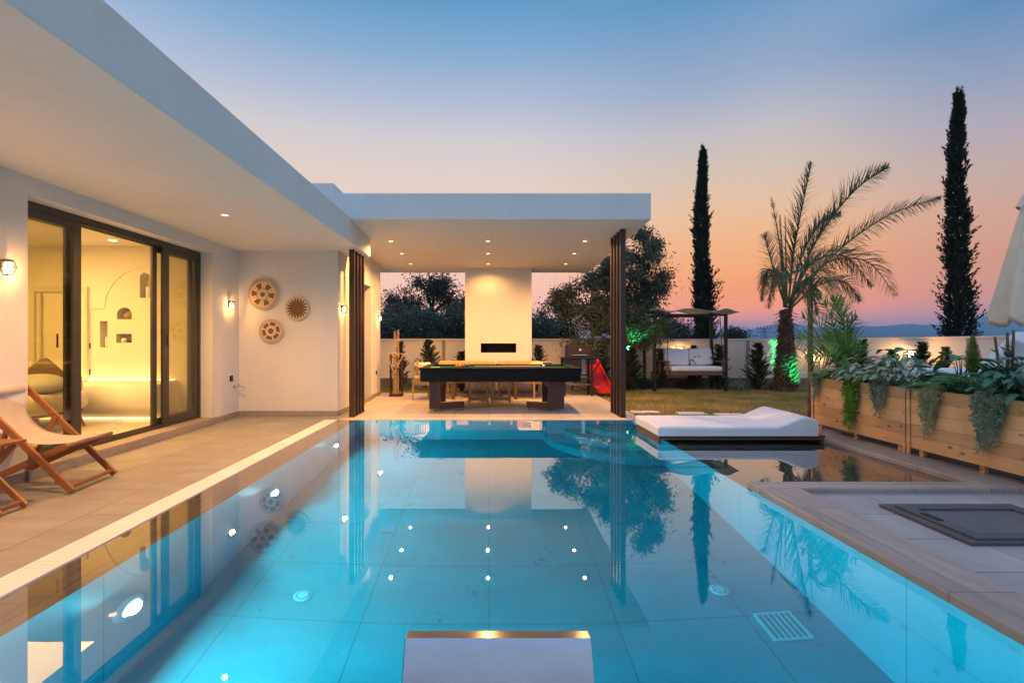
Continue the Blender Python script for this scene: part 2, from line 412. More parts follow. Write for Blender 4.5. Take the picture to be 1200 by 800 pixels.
LEDGLOW = emit('led_strip', (1, .66, .28), 2)
GREENGLOW = emit('green_lamp', (.05, 1, .45), 14)

# ------------------------------------------------------------------ world, camera
HAZE_D, HAZE_H = .00022, 214
def make_world():
    w = bpy.data.worlds.new('World'); SC.world = w; w.use_nodes = True
    nt = w.node_tree; bg = nt.nodes['Background']
    t = N(nt, 'ShaderNodeTexCoord'); nm = N(nt, 'ShaderNodeVectorMath', operation='NORMALIZE'); L(nt, t.outputs['Generated'], nm.inputs[0])
    sp = N(nt, 'ShaderNodeSeparateXYZ'); L(nt, nm.outputs[0], sp.inputs[0])
    z = sp.outputs[2]
    zz = math_(nt, 'MAXIMUM', z, 0)
    hor = math_(nt, 'POWER', math_(nt, 'ADD', math_(nt, 'MULTIPLY', sp.outputs[0], sp.outputs[0]), math_(nt, 'ADD', math_(nt, 'MULTIPLY', sp.outputs[1], sp.outputs[1]), 1e-5)), .5)
    dot = math_(nt, 'DIVIDE', math_(nt, 'ADD', math_(nt, 'MULTIPLY', sp.outputs[0], .464), math_(nt, 'MULTIPLY', sp.outputs[1], .886)), hor)
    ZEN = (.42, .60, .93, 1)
    def HZ(stops, sc=.9, lh=(.10, .15, .33)):  # the sky above the haze is clearer than what reaches the garden through it
        o = []
        for z, c in stops:
            T = max(.36, math.exp(-HAZE_D * HAZE_H / max(z, .004)))
            o.append((z, tuple(max(.0, (a - h * (1 - T)) / T) for a, h in zip([q * sc for q in c[:3]], lh))))
        return o
    e = math_(nt, 'DIVIDE', math_(nt, 'SUBTRACT', math_(nt, 'MULTIPLY', sp.outputs[0], .886), math_(nt, 'MULTIPLY', sp.outputs[1], .464)), hor)
    glow = ramp(nt, zz, HZ([(0, S(190, 136, 152)), (.025, S(206, 138, 142)), (.05, S(222, 142, 130)), (.09, S(234, 152, 117)), (.15, S(237, 170, 124)), (.225, S(228, 185, 151)), (.295, S(210, 189, 173)),
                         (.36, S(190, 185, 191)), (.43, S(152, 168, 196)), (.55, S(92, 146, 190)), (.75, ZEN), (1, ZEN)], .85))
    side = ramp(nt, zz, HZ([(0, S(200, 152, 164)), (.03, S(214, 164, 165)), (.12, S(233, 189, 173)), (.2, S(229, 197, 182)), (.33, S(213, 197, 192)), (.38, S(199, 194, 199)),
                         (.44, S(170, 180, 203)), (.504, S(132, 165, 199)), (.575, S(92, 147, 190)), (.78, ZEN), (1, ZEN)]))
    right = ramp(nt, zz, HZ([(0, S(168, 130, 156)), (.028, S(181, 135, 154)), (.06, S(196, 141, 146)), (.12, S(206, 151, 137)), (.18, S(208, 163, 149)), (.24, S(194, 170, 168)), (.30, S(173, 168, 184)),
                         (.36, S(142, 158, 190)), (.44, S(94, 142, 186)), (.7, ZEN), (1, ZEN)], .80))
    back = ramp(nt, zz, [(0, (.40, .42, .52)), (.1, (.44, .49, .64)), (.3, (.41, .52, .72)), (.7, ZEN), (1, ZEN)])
    def sstep(lo, hi):
        mr = N(nt, 'ShaderNodeMapRange', interpolation_type='SMOOTHSTEP'); mr.inputs['From Min'].default_value = lo; mr.inputs['From Max'].default_value = hi
        L(nt, e, mr.inputs['Value']); return mr.outputs[0]
    front = mixc(nt, sstep(.02, .36), mixc(nt, sstep(-.47, -.04), side, glow), right)
    f2 = ramp(nt, math_(nt, 'MULTIPLY_ADD', dot, .5, .5), [(.3, (0, 0, 0)), (.82, (1, 1, 1))], 'EASE')
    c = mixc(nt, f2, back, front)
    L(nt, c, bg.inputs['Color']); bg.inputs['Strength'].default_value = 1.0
make_world()
cd = bpy.data.cameras.new('camera'); cam = bpy.data.objects.new('camera', cd); COL.objects.link(cam)
cam.location = (0, 0, EYE); cam.rotation_euler = (PI / 2, 0, 0)
cd.sensor_width = 36; cd.sensor_fit = 'HORIZONTAL'; cd.lens = 36 * F_PX / 1200
cd.shift_x = 27 / 1200; cd.shift_y = -2 / 1200
cd.clip_start = .05; cd.clip_end = 20000
SC.camera = cam
SC.view_settings.view_transform = 'Standard'; SC.view_settings.look = 'None'; SC.view_settings.exposure = .31; SC.view_settings.gamma = 1
SC.view_settings.use_curve_mapping = False
SC.render.engine = 'CYCLES'
cy = SC.cycles
cy.max_bounces = 9; cy.diffuse_bounces = 4; cy.glossy_bounces = 4; cy.transmission_bounces = 6; cy.transparent_max_bounces = 12; cy.volume_bounces = 1
cy.caustics_reflective = True; cy.caustics_refractive = True; cy.sample_clamp_indirect = 4; cy.blur_glossy = .5
cy.use_denoising = True
try: cy.denoiser = 'OPENIMAGEDENOISE'; cy.denoising_input_passes = 'RGB_ALBEDO_NORMAL'
except Exception: pass

def struct(ob, label, cat): return tag(ob, label, cat, kind='structure')

# ------------------------------------------------------------------ ground and terrain
PX0, PX1, PY0, PY1 = -2.15, 2.33, 1.15, 7.84          # pool walls
m = M()
far = 9000
m.quad((-far, 13.6, -.06), (far, 13.6, -.06), (far, far, -.06), (-far, far, -.06))
m.quad((-far, -far, -.06), (far, -far, -.06), (far, -6, -.06), (-far, -6, -.06))
m.quad((-far, -6, -.06), (-12, -6, -.06), (-12, 13.6, -.06), (-far, 13.6, -.06))
m.quad((14, -6, -.06), (far, -6, -.06), (far, 13.6, -.06), (14, 13.6, -.06))
m.quad((-12, 11.8, -.061), (2.52, 11.8, -.061), (2.52, 13.6, -.061), (-12, 13.6, -.061))
struct(m.build('ground', EARTH), 'dark dry open ground beyond the garden wall', 'ground')
m = M(); m.quad((2.5, 7.4, -.02), (14, 7.4, -.02), (14, 13.6, -.02), (2.5, 13.6, -.02)); m.quad((-4, 11.8, -.02), (2.5, 11.8, -.02), (2.5, 13.6, -.02), (-4, 13.6, -.02))
struct(m.build('lawn', LAWN), 'patchy green and straw lawn between pavilion and garden wall', 'lawn')
# grass blades
def grass():
    m = M(); r = random.Random(3)
    def blades(n, x0, x1, y0, y1):
        for _ in range(n):
            x, y = r.uniform(x0, x1), r.uniform(y0, y1)
            if x < 2.56 and y < 11.86: continue
            h = r.uniform(.02, .05); a = r.uniform(0, PI); w = .006
            dx, dy = math.cos(a) * w, math.sin(a) * w; lx, ly = r.gauss(0, .018), r.gauss(0, .018)
            m.add([(x - dx, y - dy, -.021), (x + dx, y + dy, -.021), (x + lx, y + ly, -.02 + h)], [(0, 1, 2)])
    blades(42000, 2.53, 9.5, 7.42, 13.2); blades(5000, -3, 2.6, 11.85, 13.2)
    g = mat('grass_blade', (.15, .18, .04), (.38, .28, .11), rough=.8, scale=.9, lo=.4, hi=.62, spec=.2)
    tag(m.build('grass', g), 'short grass blades of the lawn, green mixed with straw yellow', 'grass', kind='stuff')
grass()
# terrace decks
m = M(); m.box(-4.6, -2.67, -6, 8.28, -.3, 0); m.box(-2.67, -2.46, 7.86, 8.9, -.3, 0)
struct(m.build('terrace', DECK), 'beige tiled terrace along the house beside the pool', 'terrace')
m = M(); m.box(-2.46, 2.52, 7.86, 11.8, -.3, .0); m.box(-2.67, -2.46, 8.9, 11.8, -.3, 0)
struct(m.build('pavilion_floor', tiles('pavilion_tile', (.58, .52, .45), (.53, .47, .405), (.30, .26, .22), 1.2, .6, .005, rough=.5, off=.5, rot=(0, 0, PI / 2), grain=(.6, 3, 1), gs=2.2)), 'beige tiled floor under the pavilion roof', 'floor')
m = M(); m.box(-2.67, 14, -6, 1.13, -.3, -.001)
struct(m.build('near_terrace', PAVE), 'grey tiled terrace at the near end of the pool', 'terrace')
m = M(); m.box(2.632, 14, 1.132, 4.088, -.3, .004); m.box(6.6, 14, 4.09, 7.38, -.3, .004)
struct(m.build('paved_path', PAVE), 'grey stone paving to the right of the pool', 'paving')
m = M(); m.box(4.752, 6.598, 4.09, 7.38, -.3, .002)
struct(m.build('shade_ground', mat('shade_ground_dark', (.03, .022, .016), (.018, .013, .01), rough=.95, bump=.6)), 'dark coloured ground standing in for shade behind the planter boxes', 'soil')  # ground coloured dark in place of shade under and behind the planters
# pool shell
m = M()
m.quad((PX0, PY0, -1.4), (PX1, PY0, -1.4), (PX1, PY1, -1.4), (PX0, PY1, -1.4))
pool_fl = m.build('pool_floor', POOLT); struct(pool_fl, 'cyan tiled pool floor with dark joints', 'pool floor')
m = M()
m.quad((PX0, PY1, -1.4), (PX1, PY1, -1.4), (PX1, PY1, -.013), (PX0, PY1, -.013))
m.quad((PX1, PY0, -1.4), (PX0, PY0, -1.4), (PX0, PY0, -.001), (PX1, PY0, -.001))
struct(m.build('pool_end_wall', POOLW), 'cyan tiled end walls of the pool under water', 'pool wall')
m = M()
m.quad((PX0, PY0, -1.4), (PX0, PY1, -1.4), (PX0, PY1, -.013), (PX0, PY0, -.013))
m.quad((PX1, PY1, -1.4), (PX1, PY0, -1.4), (PX1, PY0, .0), (PX1, PY1, .0))
# opening to the shallow tank keeps its top at -.15
m.v = []; m.f = []; m.sm = []
m.quad((PX0, PY0, -1.4), (PX0, PY1, -1.4), (PX0, PY1, -.013), (PX0, PY0, -.013))
m.quad((PX1, 4.28, -1.4), (PX1, PY0, -1.4), (PX1, PY0, .0), (PX1, 4.28, .0))
m.quad((PX1, 7.1, -1.4), (PX1, 4.28, -1.4), (PX1, 4.28, -.15), (PX1, 7.1, -.15))
m.quad((PX1, PY1, -1.4), (PX1, 7.1, -1.4), (PX1, 7.1, .0), (PX1, PY1, .0))
struct(m.build('pool_side_wall', POOLX), 'cyan tiled long side walls of the pool under water', 'pool wall')
m = M()
m.quad((PX1, 4.28, -.15), (4.25, 4.28, -.15), (4.25, 7.1, -.15), (PX1, 7.1, -.15))
m.quad((PX1, 4.28, -.15), (PX1, 4.28, .0), (4.25, 4.28, .0), (4.25, 4.28, -.15))
m.quad((4.25, 4.28, -.15), (4.25, 4.28, .0), (4.25, 7.1, .0), (4.25, 7.1, -.15))
m.quad((4.25, 7.1, -.15), (4.25, 7.1, .0), (PX1, 7.1, .0), (PX1, 7.1, -.15))
struct(m.build('shallow_basin', TANK), 'dark stone shallow basin beside the pool', 'basin')
# corner steps
m = M()
for rr, top in ((1.45, -1.05), (1.12, -.70), (.78, -.35)):
    pts = [(PX1 - .001, PY1 - .001)] + [(PX1 - .001 - rr * math.sin(a), PY1 - .001 - rr * math.cos(a)) for a in [PI / 2 * k / 24 for k in range(25)]]
    m.prism(pts, -1.39, top, 'Z')
struct(m.build('pool_steps', mat('step_tile', (.03, .44, .53), (.03, .41, .5), rough=.5)), 'curved corner steps under water in the far pool corner', 'steps')
# flooded ledge, far ledge, grate, copings
m = M(); m.box(-2.46, PX0 - .001, 1.132, 7.858, -.3, -.014); m.box(PX0 - .001, PX1 - .004, PY1 + .001, 7.858, -.3, -.016)
struct(m.build('overflow_ledge', LEDGE), 'brown stone overflow ledge just under the water', 'ledge')
m = M(); m.box(-2.668, -2.462, 1.132, 7.858, -.3, -.012)
y = 1.14
while y < 7.85:
    m.box(-2.664, -2.466, y, y + .0125, -.012, .004); y += .0175
struct(m.build('overflow_grate', GRATE), 'pale slotted overflow grate along the terrace', 'grate')
m = M(); m.box(2.28, 2.63, 1.132, 4.09, -.012, .05)
c1 = m.build('pool_coping', TRAV, bevel=.012); struct(c1, 'grey travertine coping along the right pool edge', 'coping')
m = M(); m.box(2.28, 2.63, 4.0905, 4.28, -.012, .05); m.box(2.6305, 4.25, 4.09, 4.28, -.012, .05)
struct(m.build('basin_coping', TRAVX, bevel=.012), 'travertine coping in front of the shallow basin', 'coping')
m = M(); m.box(4.2505, 4.75, 4.09, 7.1, -.012, .052); 
struct(m.build('basin_edge', TRAV, bevel=.012), 'travertine edge under the planter boxes', 'coping')
m = M(); m.box(2.331, 4.75, 7.1005, 7.4, -.3, .03); m.box(2.331, 2.518, 7.4005, 7.858, -.3, .03)
struct(m.build('lawn_edge', TRAVX, bevel=.01), 'stone edge between basin and lawn', 'coping')
# water
def water():
    m, nt, b = _new('pool_water'); nt.nodes.remove(b)
    g = N(nt, 'ShaderNodeBsdfGlass'); g.inputs['IOR'].default_value = 1.333; g.inputs['Roughness'].default_value = 0
    g.inputs['Color'].default_value = (1, 1, 1, 1)
    n1 = noise_(nt, coords(nt), .9, 2, .4); n2 = noise_(nt, coords(nt), 5, 2, .5)
    bp = N(nt, 'ShaderNodeBump'); bp.inputs['Strength'].default_value = .012; bp.inputs['Distance'].default_value = .05
    L(nt, math_(nt, 'ADD', n1, math_(nt, 'MULTIPLY', n2, .16)), bp.inputs['Height']); L(nt, bp.outputs[0], g.inputs['Normal'])
    ab = N(nt, 'ShaderNodeVolumeAbsorption'); ab.inputs['Color'].default_value = (.0, .80, .86, 1); ab.inputs['Density'].default_value = .82
    out = nt.nodes['Material Output']
    gl = N(nt, 'ShaderNodeBsdfGlossy'); gl.inputs['Roughness'].default_value = 0; gl.inputs['Color'].default_value = (1, 1, 1, 1); L(nt, bp.outputs[0], gl.inputs['Normal'])
    fr = N(nt, 'ShaderNodeFresnel'); ge = N(nt, 'ShaderNodeNewGeometry')
    L(nt, math_(nt, 'POWER', 1.45, math_(nt, 'MULTIPLY_ADD', ge.outputs['Backfacing'], -2, 1)), fr.inputs[0])
    mx = N(nt, 'ShaderNodeMixShader'); L(nt, fr.outputs[0], mx.inputs[0]); L(nt, g.outputs[0], mx.inputs[1]); L(nt, gl.outputs[0], mx.inputs[2])
    L(nt, mx.outputs[0], out.inputs['Surface']); L(nt, ab.outputs[0], out.inputs['Volume'])
    k = M()
    poly = [(-2.459, 1.14), (2.335, 1.14), (2.335, 4.27), (4.255, 4.27), (4.255, 7.11), (2.335, 7.11), (2.335, 7.854), (-2.459, 7.854)]
    k.prism(poly, -1.45, -.004, 'Z')
    o = k.build('water', m, merge=True)
    struct(o, 'still clear turquoise pool water mirroring the house', 'water')
water()
# mountains
def ridge(name, pts, d, label, depth, c1, c2, amp):
    m = M(); r = random.Random(d); top = []
    xs = [p[0] for p in pts]; n = 90
    for i in range(n + 1):
        x = xs[0] + (xs[-1] - xs[0]) * i / n
        for (xa, ya), (xb, yb) in zip(pts, pts[1:]):
            if xa <= x <= xb: y = ya + (yb - ya) * (x - xa) / (xb - xa); break
        w = W(x, y, d); w.z += noise.noise(V((x * .06, d, 0))) * amp
        top.append(w)
    K = 6; vs = []
    for p in top:
        for k in range(K + 1):
            f = k / K
            vs.append((p.x * (1 - .25 * f) + noise.noise(V((p.x * .004, f * 3, 1))) * depth * .06 * f, p.y - depth * f, -2 + (p.z + 2) * (1 - f) ** 1.2 * (1 + .12 * noise.noise(V((p.x * .006, f * 4, 5))) * (0 if k == 0 else 1))))
        vs.append((p.x * 1.1, p.y + depth, -2))
    J = K + 2
    order = [K + 1] + list(range(K + 1))
    fs = []
    for i in range(n):
        for a, b2 in zip(order, order[1:]):
            fs.append((i * J + a, i * J + b2, (i + 1) * J + b2, (i + 1) * J + a))
    m.add(vs, fs, True)
    struct(m.build(name, mat(name + '_cover', c1, c2, rough=.95, scale=.01, spec=.05), merge=True), label, 'mountain')
ridge('mountain', [(200, 396), (330, 388), (480, 392), (620, 394), (760, 396), (797, 394), (850, 396), (930, 391), (960, 385), (1004, 382.5), (1040, 382), (1063, 379), (1085, 381), (1110, 380), (1150, 378), (1200, 381), (1300, 377), (1420, 384)], 3300, 'dark blue mountain ridge low on the right horizon', 900, (.05, .06, .05), (.035, .045, .04), 3)
ridge('far_mountain', [(600, 397), (780, 396), (800, 394), (850, 392), (885, 385), (905, 380), (925, 379), (950, 382), (1000, 386), (1100, 382), (1130, 377), (1155, 369), (1172, 371), (1200, 379), (1290, 372), (1400, 386)], 4000, 'pale far mountain peaks rising behind the nearer ridge', 1500, (.06, .07, .06), (.045, .055, .05), 5)

def haze():
    m = bpy.data.materials.new('haze_air'); m.use_nodes = True; nt = m.node_tree; nt.nodes.remove(nt.nodes['Principled BSDF'])
    v = N(nt, 'ShaderNodeVolumePrincipled'); v.inputs['Color'].default_value = (.44, .71, 1, 1); v.inputs['Density'].default_value = HAZE_D; v.inputs['Anisotropy'].default_value = 0
    L(nt, v.outputs[0], nt.nodes['Material Output'].inputs['Volume'])
    o = M().box(-9300, 9300, -9300, 9300, -2.6, HAZE_H).build('haze', m)
    tag(o, 'thin blue evening haze between the garden and the far mountains', 'haze', kind='stuff')
haze()
def cut(ob, cutters):
    """subtract shapes from a mesh and keep the result as plain mesh"""
    tmp = []
    for k in cutters:
        c = k.build('cutter', None, merge=True); tmp.append(c)
        md = ob.modifiers.new('b', 'BOOLEAN'); md.operation = 'DIFFERENCE'; md.solver = 'EXACT'; md.object = c
    bpy.context.view_layer.update()
    dg = bpy.context.evaluated_depsgraph_get()
    me = bpy.data.meshes.new_from_object(ob.evaluated_get(dg))
    ob.modifiers.clear(); ob.data = me
    for c in tmp: bpy.data.objects.remove(c, do_unlink=True)

# ------------------------------------------------------------------ house
house = thing('house', 'white plastered single storey villa with deep flat roof and lit sliding door', 'house', (-4.28, 2, 0))
m = M()
m.box(-4.64, -4.28, -6, 4.49, 0, 2.82); m.box(-4.64, -4.28, 7.49, 8.28, 0, 2.82); m.box(-4.64, -4.28, 4.49, 7.49, 2.65, 2.82)
front_wall = m.build('front_wall', PLASTER, house, merge=False)
m = M(); m.box(-4.279, -2.585, 8.28, 8.6, 0, 2.83); m.build('end_wall', PLASTER, house)
m = M(); m.box(-2.885, -2.585, 8.6, 9.3, 0, 3.22); m.box(-2.885, -2.585, 10.6, 11.5, 0, 3.22); m.box(-2.885, -2.585, 9.3, 10.6, 2.46, 3.22)
m.build('side_wall', PLASTER, house)
m = M(); m.box(-12, -2.886, 11.2, 11.5, 0, 3.22); m.box(-12, -11.7, -6, 11.2, 0, 3.22); m.box(-11.7, -4.64, -6, -5.7, 0, 2.83)
m.build('back_wall', PLASTER, house)
m = M(); m.box(-12, -2.17, -6, 8.85, 2.82, 3.215)
rf = m.build('roof', PLASTER, house, bevel=.012)
m = M(); m.box(-12, -2.801, 8.851, 11.7, 3.0, 3.5); m.build('rear_roof', PLASTER, house)
m = M(); m.box(-5.2, -2.77, 8.62, 12.2, 3.2, 4.09); m.build('roof_block', PLASTER, house, bevel=.01)
m = M()
for q in ((-4.279, -4.262, -6, 4.45), (-4.279, -4.262, 7.5, 8.262), (-4.279, -2.585, 8.263, 8.28), (-2.584, -2.567, 8.263, 9.28), (-2.584, -2.567, 10.62, 11.5)): M().box(*q, 0, .085).build('skirting', SKIRT, house)
m = M(); m.box(-4.66, -4.235, 4.46, 7.51, .0, .10); m.build('threshold', SKIRT, house, bevel=.006)
m = M(); m.box(-2.86, -2.54, 9.29, 10.61, 0, .10); m.build('threshold', SKIRT, house, bevel=.006)
# side door in its reveal
sd = M().box(-2.83, -2.79, 9.3, 10.6, .10, 2.46).build('side_door', FRAME, house)
M().box(-2.788, -2.782, 9.40, 10.5, .2, 2.38).build('glass', mat('dark_glass', (.03, .03, .03), (.025, .025, .025), rough=.06), sd)
M().bar((-2.77, 10.42, .95), (-2.77, 10.42, 1.25), .02, .02).build('handle', CHROME, sd)
# sliding door: three tracks, the middle open
M1 = M()
M1.box(-4.61, -4.46, 4.492, 4.54, .102, 2.648); M1.box(-4.61, -4.46, 7.44, 7.488, .102, 2.648)
M1.box(-4.61, -4.46, 4.54, 7.44, 2.585, 2.648); M1.box(-4.61, -4.46, 4.54, 7.44, .102, .122)
for xx in (-4.475, -4.535, -4.595): M1.box(xx - .006, xx + .006, 4.54, 7.44, .122, .14); M1.box(xx - .008, xx + .008, 4.54, 7.44, 2.565, 2.585)
sld = M1.build('sliding_door', FRAME, house, bevel=.003)
def leaf_frame(x, y0, y1, sa=.085, sb=.085):
    k = M(); z0, z1 = .142, 2.563; t = .018
    k.box(x - t, x + t, y0, y0 + sa, z0, z1); k.box(x - t, x + t, y1 - sb, y1, z0, z1)
    k.box(x - t, x + t, y0 + sa, y1 - sb, z0, z0 + .085); k.box(x - t, x + t, y0 + sa, y1 - sb, z1 - .07, z1)
    k.build('door_leaf', FRAME, sld, bevel=.004)
    g = M().box(x - .006, x + .006, y0 + sa - .004, y1 - sb + .004, z0 + .08, z1 - .066)
    g.build('glass_pane', GLASS, sld)
leaf_frame(-4.49, 4.545, 5.31, .07, .10); leaf_frame(-4.55, 4.545, 5.27, .07, .085)
leaf_frame(-4.49, 6.64, 7.435, .13, .075); leaf_frame(-4.55, 6.52, 7.40, .085, .085)
for x, y in ((-4.578, 5.11), (-4.465, 6.70)):
    M().tube([(x, y, 1.22), (x + .02, y, 1.22), (x + .02, y, 1.36), (x, y, 1.36)], .009, 8).build('handle', BLACKMETAL, sld)
# lit room behind the door
m = M()
m.box(-9.5, -4.66, 2.2, 7.64, .06, .099); m.build('room_floor', tiles('room_floor_tile', (.62, .58, .5), (.60, .56, .48), (.5, .46, .4), 1.2, 1.2, .003, rough=.25, mixamt=.2), house)
m = M(); m.box(-9.5, -4.642, 2.2, 7.95, 2.78, 2.819); m.build('room_ceiling', INNER, house)
m = M(); m.box(-9.5, -4.642, 2.0, 2.2, .1, 2.78); m.box(-9.7, -9.5, 2.0, 7.95, .1, 2.78); m.build('room_wall', INNER, house)
nw = M().box(-9.5, -4.642, 7.641, 7.98, .05, 2.779).build('niche_wall', INNER, house)
def arch(x0, x1, z0, z1, n=12):
    r = (x1 - x0) / 2; cx = (x0 + x1) / 2
    return [(x0, z0), (x1, z0)] + [(cx + r * math.cos(PI * k / n), z1 - r + r * math.sin(PI * k / n)) for k in range(n + 1)]
cs = []
def niche(xa, ya, xb, yb, arched):
    a, b = W(xa, yb, 7.64), W(xb, ya, 7.64)
    k = M()
    if arched: k.prism(arch(a.x, b.x, a.z, b.z), 7.5, 7.82, 'Y')
    else: k.box(a.x, b.x, 7.5, 7.82, a.z, b.z)
    ow = wloc(nw); k.v = [tuple(V(p)) for p in k.v]
    cs.append(k); return (a.x + b.x) / 2, a.z
n1 = niche(163.6, 319.5, 175.6, 349, True)
n2 = niche(136.9, 360, 154.3, 374, True)
n3 = niche(117, 376, 126, 407, False)
n4 = niche(136, 391, 154.3, 401.5, False)
n5 = niche(177.5, 362, 181, 374, False)
cut(nw, cs)
# raised panel standing in for a curved shade; plinth with light strip
cv = [W(60, 310, 7.3)] + [W(152, 310, 7.3)] + [W(152 - 50 * math.sin(PI / 2 * k / 10) ** 1, 310 + 50 * (1 - math.cos(PI / 2 * k / 10)) + 0, 7.3) for k in range(1, 11)] + [W(60, 362, 7.3)]
m = M(); m.prism([(p.x, p.z) for p in cv], 7.628, 7.64, 'Y'); m.build('shade_panel', INNER, house)
m = M(); pr = [(7.64, .1), (7.30, .1), (7.30, .18), (7.18, .22), (7.12, .32), (7.10, .45), (7.12, .60), (7.16, .64), (7.64, .66)]
m.prism(pr, -9.4, -4.9, 'X', True); m.build('plinth', INNER, house)
M().box(-6.9, -4.95, 7.60, 7.635, .665, .685).build('light_strip', LEDGLOW, house)
M().box(-9.0, -4.95, 7.285, 7.297, .105, .125).build('light_strip', LEDGLOW, house)
# inner white door on the niche wall
m = M(); a, b = W(36, 336, 7.62), W(104, 487, 7.62)
m.box(a.x, a.x + .07, 7.60, 7.64, .1, a.z); m.box(b.x - .04, b.x, 7.58, 7.64, .1, a.z); m.box(a.x + .07, b.x - .04, 7.60, 7.64, a.z - .08, a.z)
idr = m.build('inner_door', mat('white_door', (.7, .68, .62), (.67, .65, .59), rough=.5), house)
M().box(a.x + .16, a.x + .18, 7.595, 7.62, .1, a.z - .1).build('panel_strip', mat('door_panel', (.6, .58, .53), (.6, .58, .53)), idr)
# lights inside
lamp('AREA', 'room_lamp', (-6.6, 5.2, 2.74), 190, (1, .54, .145), house, (-6.6, 5.2, 0), shape=(2.6, 2.6))
lamp('AREA', 'strip_lamp', (-6, 7.56, .70), 1.2, (1, .66, .26), house, (-6, 7.6, 2), shape=(2, .05))
for p in ((-5.6, 7.2, 2.772), (-7.2, 6.4, 2.772), (-5.3, 4.9, 2.772)):
    M().lathe([(0, 0), (.05, 0), (.05, .006)], (p[0], p[1], p[2] - .002), 'Z', 16).build('room_spot', SPOTGLOW, house)

# sockets, tap
def socket(name, label, x, y, z, axis, cat='socket', w=.085):
    t = thing(name, label, cat, (x, y, z))
    k = M(); (k.box(x, x + .012, y - w / 2, y + w / 2, z - w / 2, z + w / 2) if axis == 'X' else k.box(x - w / 2, x + w / 2, y - .012, y, z - w / 2, z + w / 2))
    k.build('plate', BLACK, t, bevel=.003)
    k = M(); (k.box(x + .012, x + .017, y - w * .3, y + w * .3, z - w * .3, z + w * .3) if axis == 'X' else k.box(x - w * .3, x + w * .3, y - .017, y - .012, z - w * .3, z + w * .3))
    k.build('cover', BLACKMETAL, t, bevel=.002)
socket('wall_socket', 'black socket on the white wall above the garden tap', -4.28, 8.03, .66, 'X', w=.09)
socket('wall_socket', 'small dark socket low on the side wall under the farthest wall lamp', -2.585, 11.1, .55, 'X', w=.08)
a = W(103, 405, 7.64); socket('wall_socket', 'dark switch plate on the room wall, upper one of two', a.x, 7.641, a.z, 'Y', 'switch')
a = W(103, 435.5, 7.64); socket('wall_socket', 'dark socket plate on the room wall, lower one of two', a.x, 7.641, a.z, 'Y', 'socket')
t = thing('garden_tap', 'chrome garden tap on the white wall under the black socket', 'tap', (-4.28, 8.1, .5))
M().lathe([(.028, 0), (.028, .012), (0, .012)], (-4.28, 8.12, .52), 'X', 16).build('rosette', CHROME, t)
M().tube([(-4.27, 8.12, .52), (-4.16, 8.12, .52), (-4.12, 8.12, .50), (-4.115, 8.12, .45)], .012, 10).build('spout', CHROME, t)
M().bar((-4.2, 8.07, .555), (-4.2, 8.17, .555), .012, .012).tube([(-4.2, 8.12, .52), (-4.2, 8.12, .555)], .007, 8).build('handle', CHROME, t)

# ------------------------------------------------------------------ pavilion
pav = thing('pavilion', 'open white flat roof pavilion with fireplace chimney and brown slatted columns', 'pavilion', (0, 10, 0))
m = M(); m.prism([(7.56, 3.177), (12.4, 3.017), (12.4, 3.59), (7.56, 3.59)], -2.8, 2.53, 'X'); m.build('roof', PLASTER, pav, bevel=.01)
ch = M().box(-.58, 1.036, 11.75, 12.35, 0, 3.1).build('chimney', PLASTER, pav)
cut(ch, [M().xform(Matrix()).box(-.2, .665, 11.0, 12.15, .985, 1.215)])
a, b = W(563.5, 412.5, 11.75), W(606, 424.5, 11.75)
m = M(); m.box(-.198, .663, 12.13, 12.148, .987, 1.213); m.box(-.1985, -.19, 11.77, 12.13, .987, 1.213); m.box(.655, .6635, 11.77, 12.13, .987, 1.213); m.box(-.19, .655, 11.77, 12.13, .986, .994); m.box(-.19, .655, 11.77, 12.13, 1.205, 1.214)
m.build('firebox', mat('soot', (.03, .016, .01), (.02, .011, .008), rough=.7), pav)
M().box(-.62, 1.07, 11.72, 12.38, 0, .07).build('plinth', SKIRT, pav)
# slatted columns: fins set one behind another
def column(x, y0, ztop, label):
    k = None
    for i in range(4):
        y = y0 + i * .205
        f = M().box(x - .045, x + .045, y, y + .05, .012, ztop(y) - .004)
        if k is None: k = f.build('column', FINM, pav, bevel=.003)
        else: f.build('fin', FINM, k, bevel=.003, world=True)
    M().box(x - .05, x + .05, y0 - .01, y0 + .68, .001, .0115).build('base_plate', FINM, k)
column(-2.31, 8.14, lambda y: 2.82, '')
column(2.245, 8.10, lambda y: 3.177 - (y - 7.56) * .16 / 4.84 - .003, '')

# ceiling downlights
def downlight(label, x, y, z, e=26):
    t = thing('ceiling_light', label, 'ceiling light', (x, y, z), 'ceiling downlights')
    M().lathe([(.036, -.002), (.05, -.004), (.054, 0), (.054, .004)], (x, y, z - .001), 'Z', 20).build('trim_ring', mat('lamp_white', (.8, .78, .75), (.8, .78, .75)) if 'lamp_white' not in bpy.data.materials else bpy.data.materials['lamp_white'], t)
    M().lathe([(0, -.003), (.036, -.003)], (x, y, z), 'Z', 20).build('diffuser', SPOTGLOW, t)
    lamp('SPOT', 'downlight_beam', (x, y, z - .02), e, WARM, t, (x, y, 0), .02, 158, .7)
ctop = lambda y: 3.177 - (y - 7.56) * .16 / 4.84
for (y, row) in ((8.98, 'front'), (10.09, 'middle'), (11.22, 'back')):
    for x, c in ((-1.82, 'next to the house wall'), (-.02, 'in line with the chimney'), (1.78, 'on the garden side')):
        downlight(f'round recessed downlight in the pavilion ceiling, {row} row, {c}', x, y, ctop(y), {'front': 205, 'middle': 125, 'back': 50}[row])
downlight('round recessed downlight in the soffit before the sliding door', -3.22, 5.9, 2.82, 215)
downlight('round recessed downlight in the soffit over the deck chair', -3.22, 3.0, 2.82, 215)
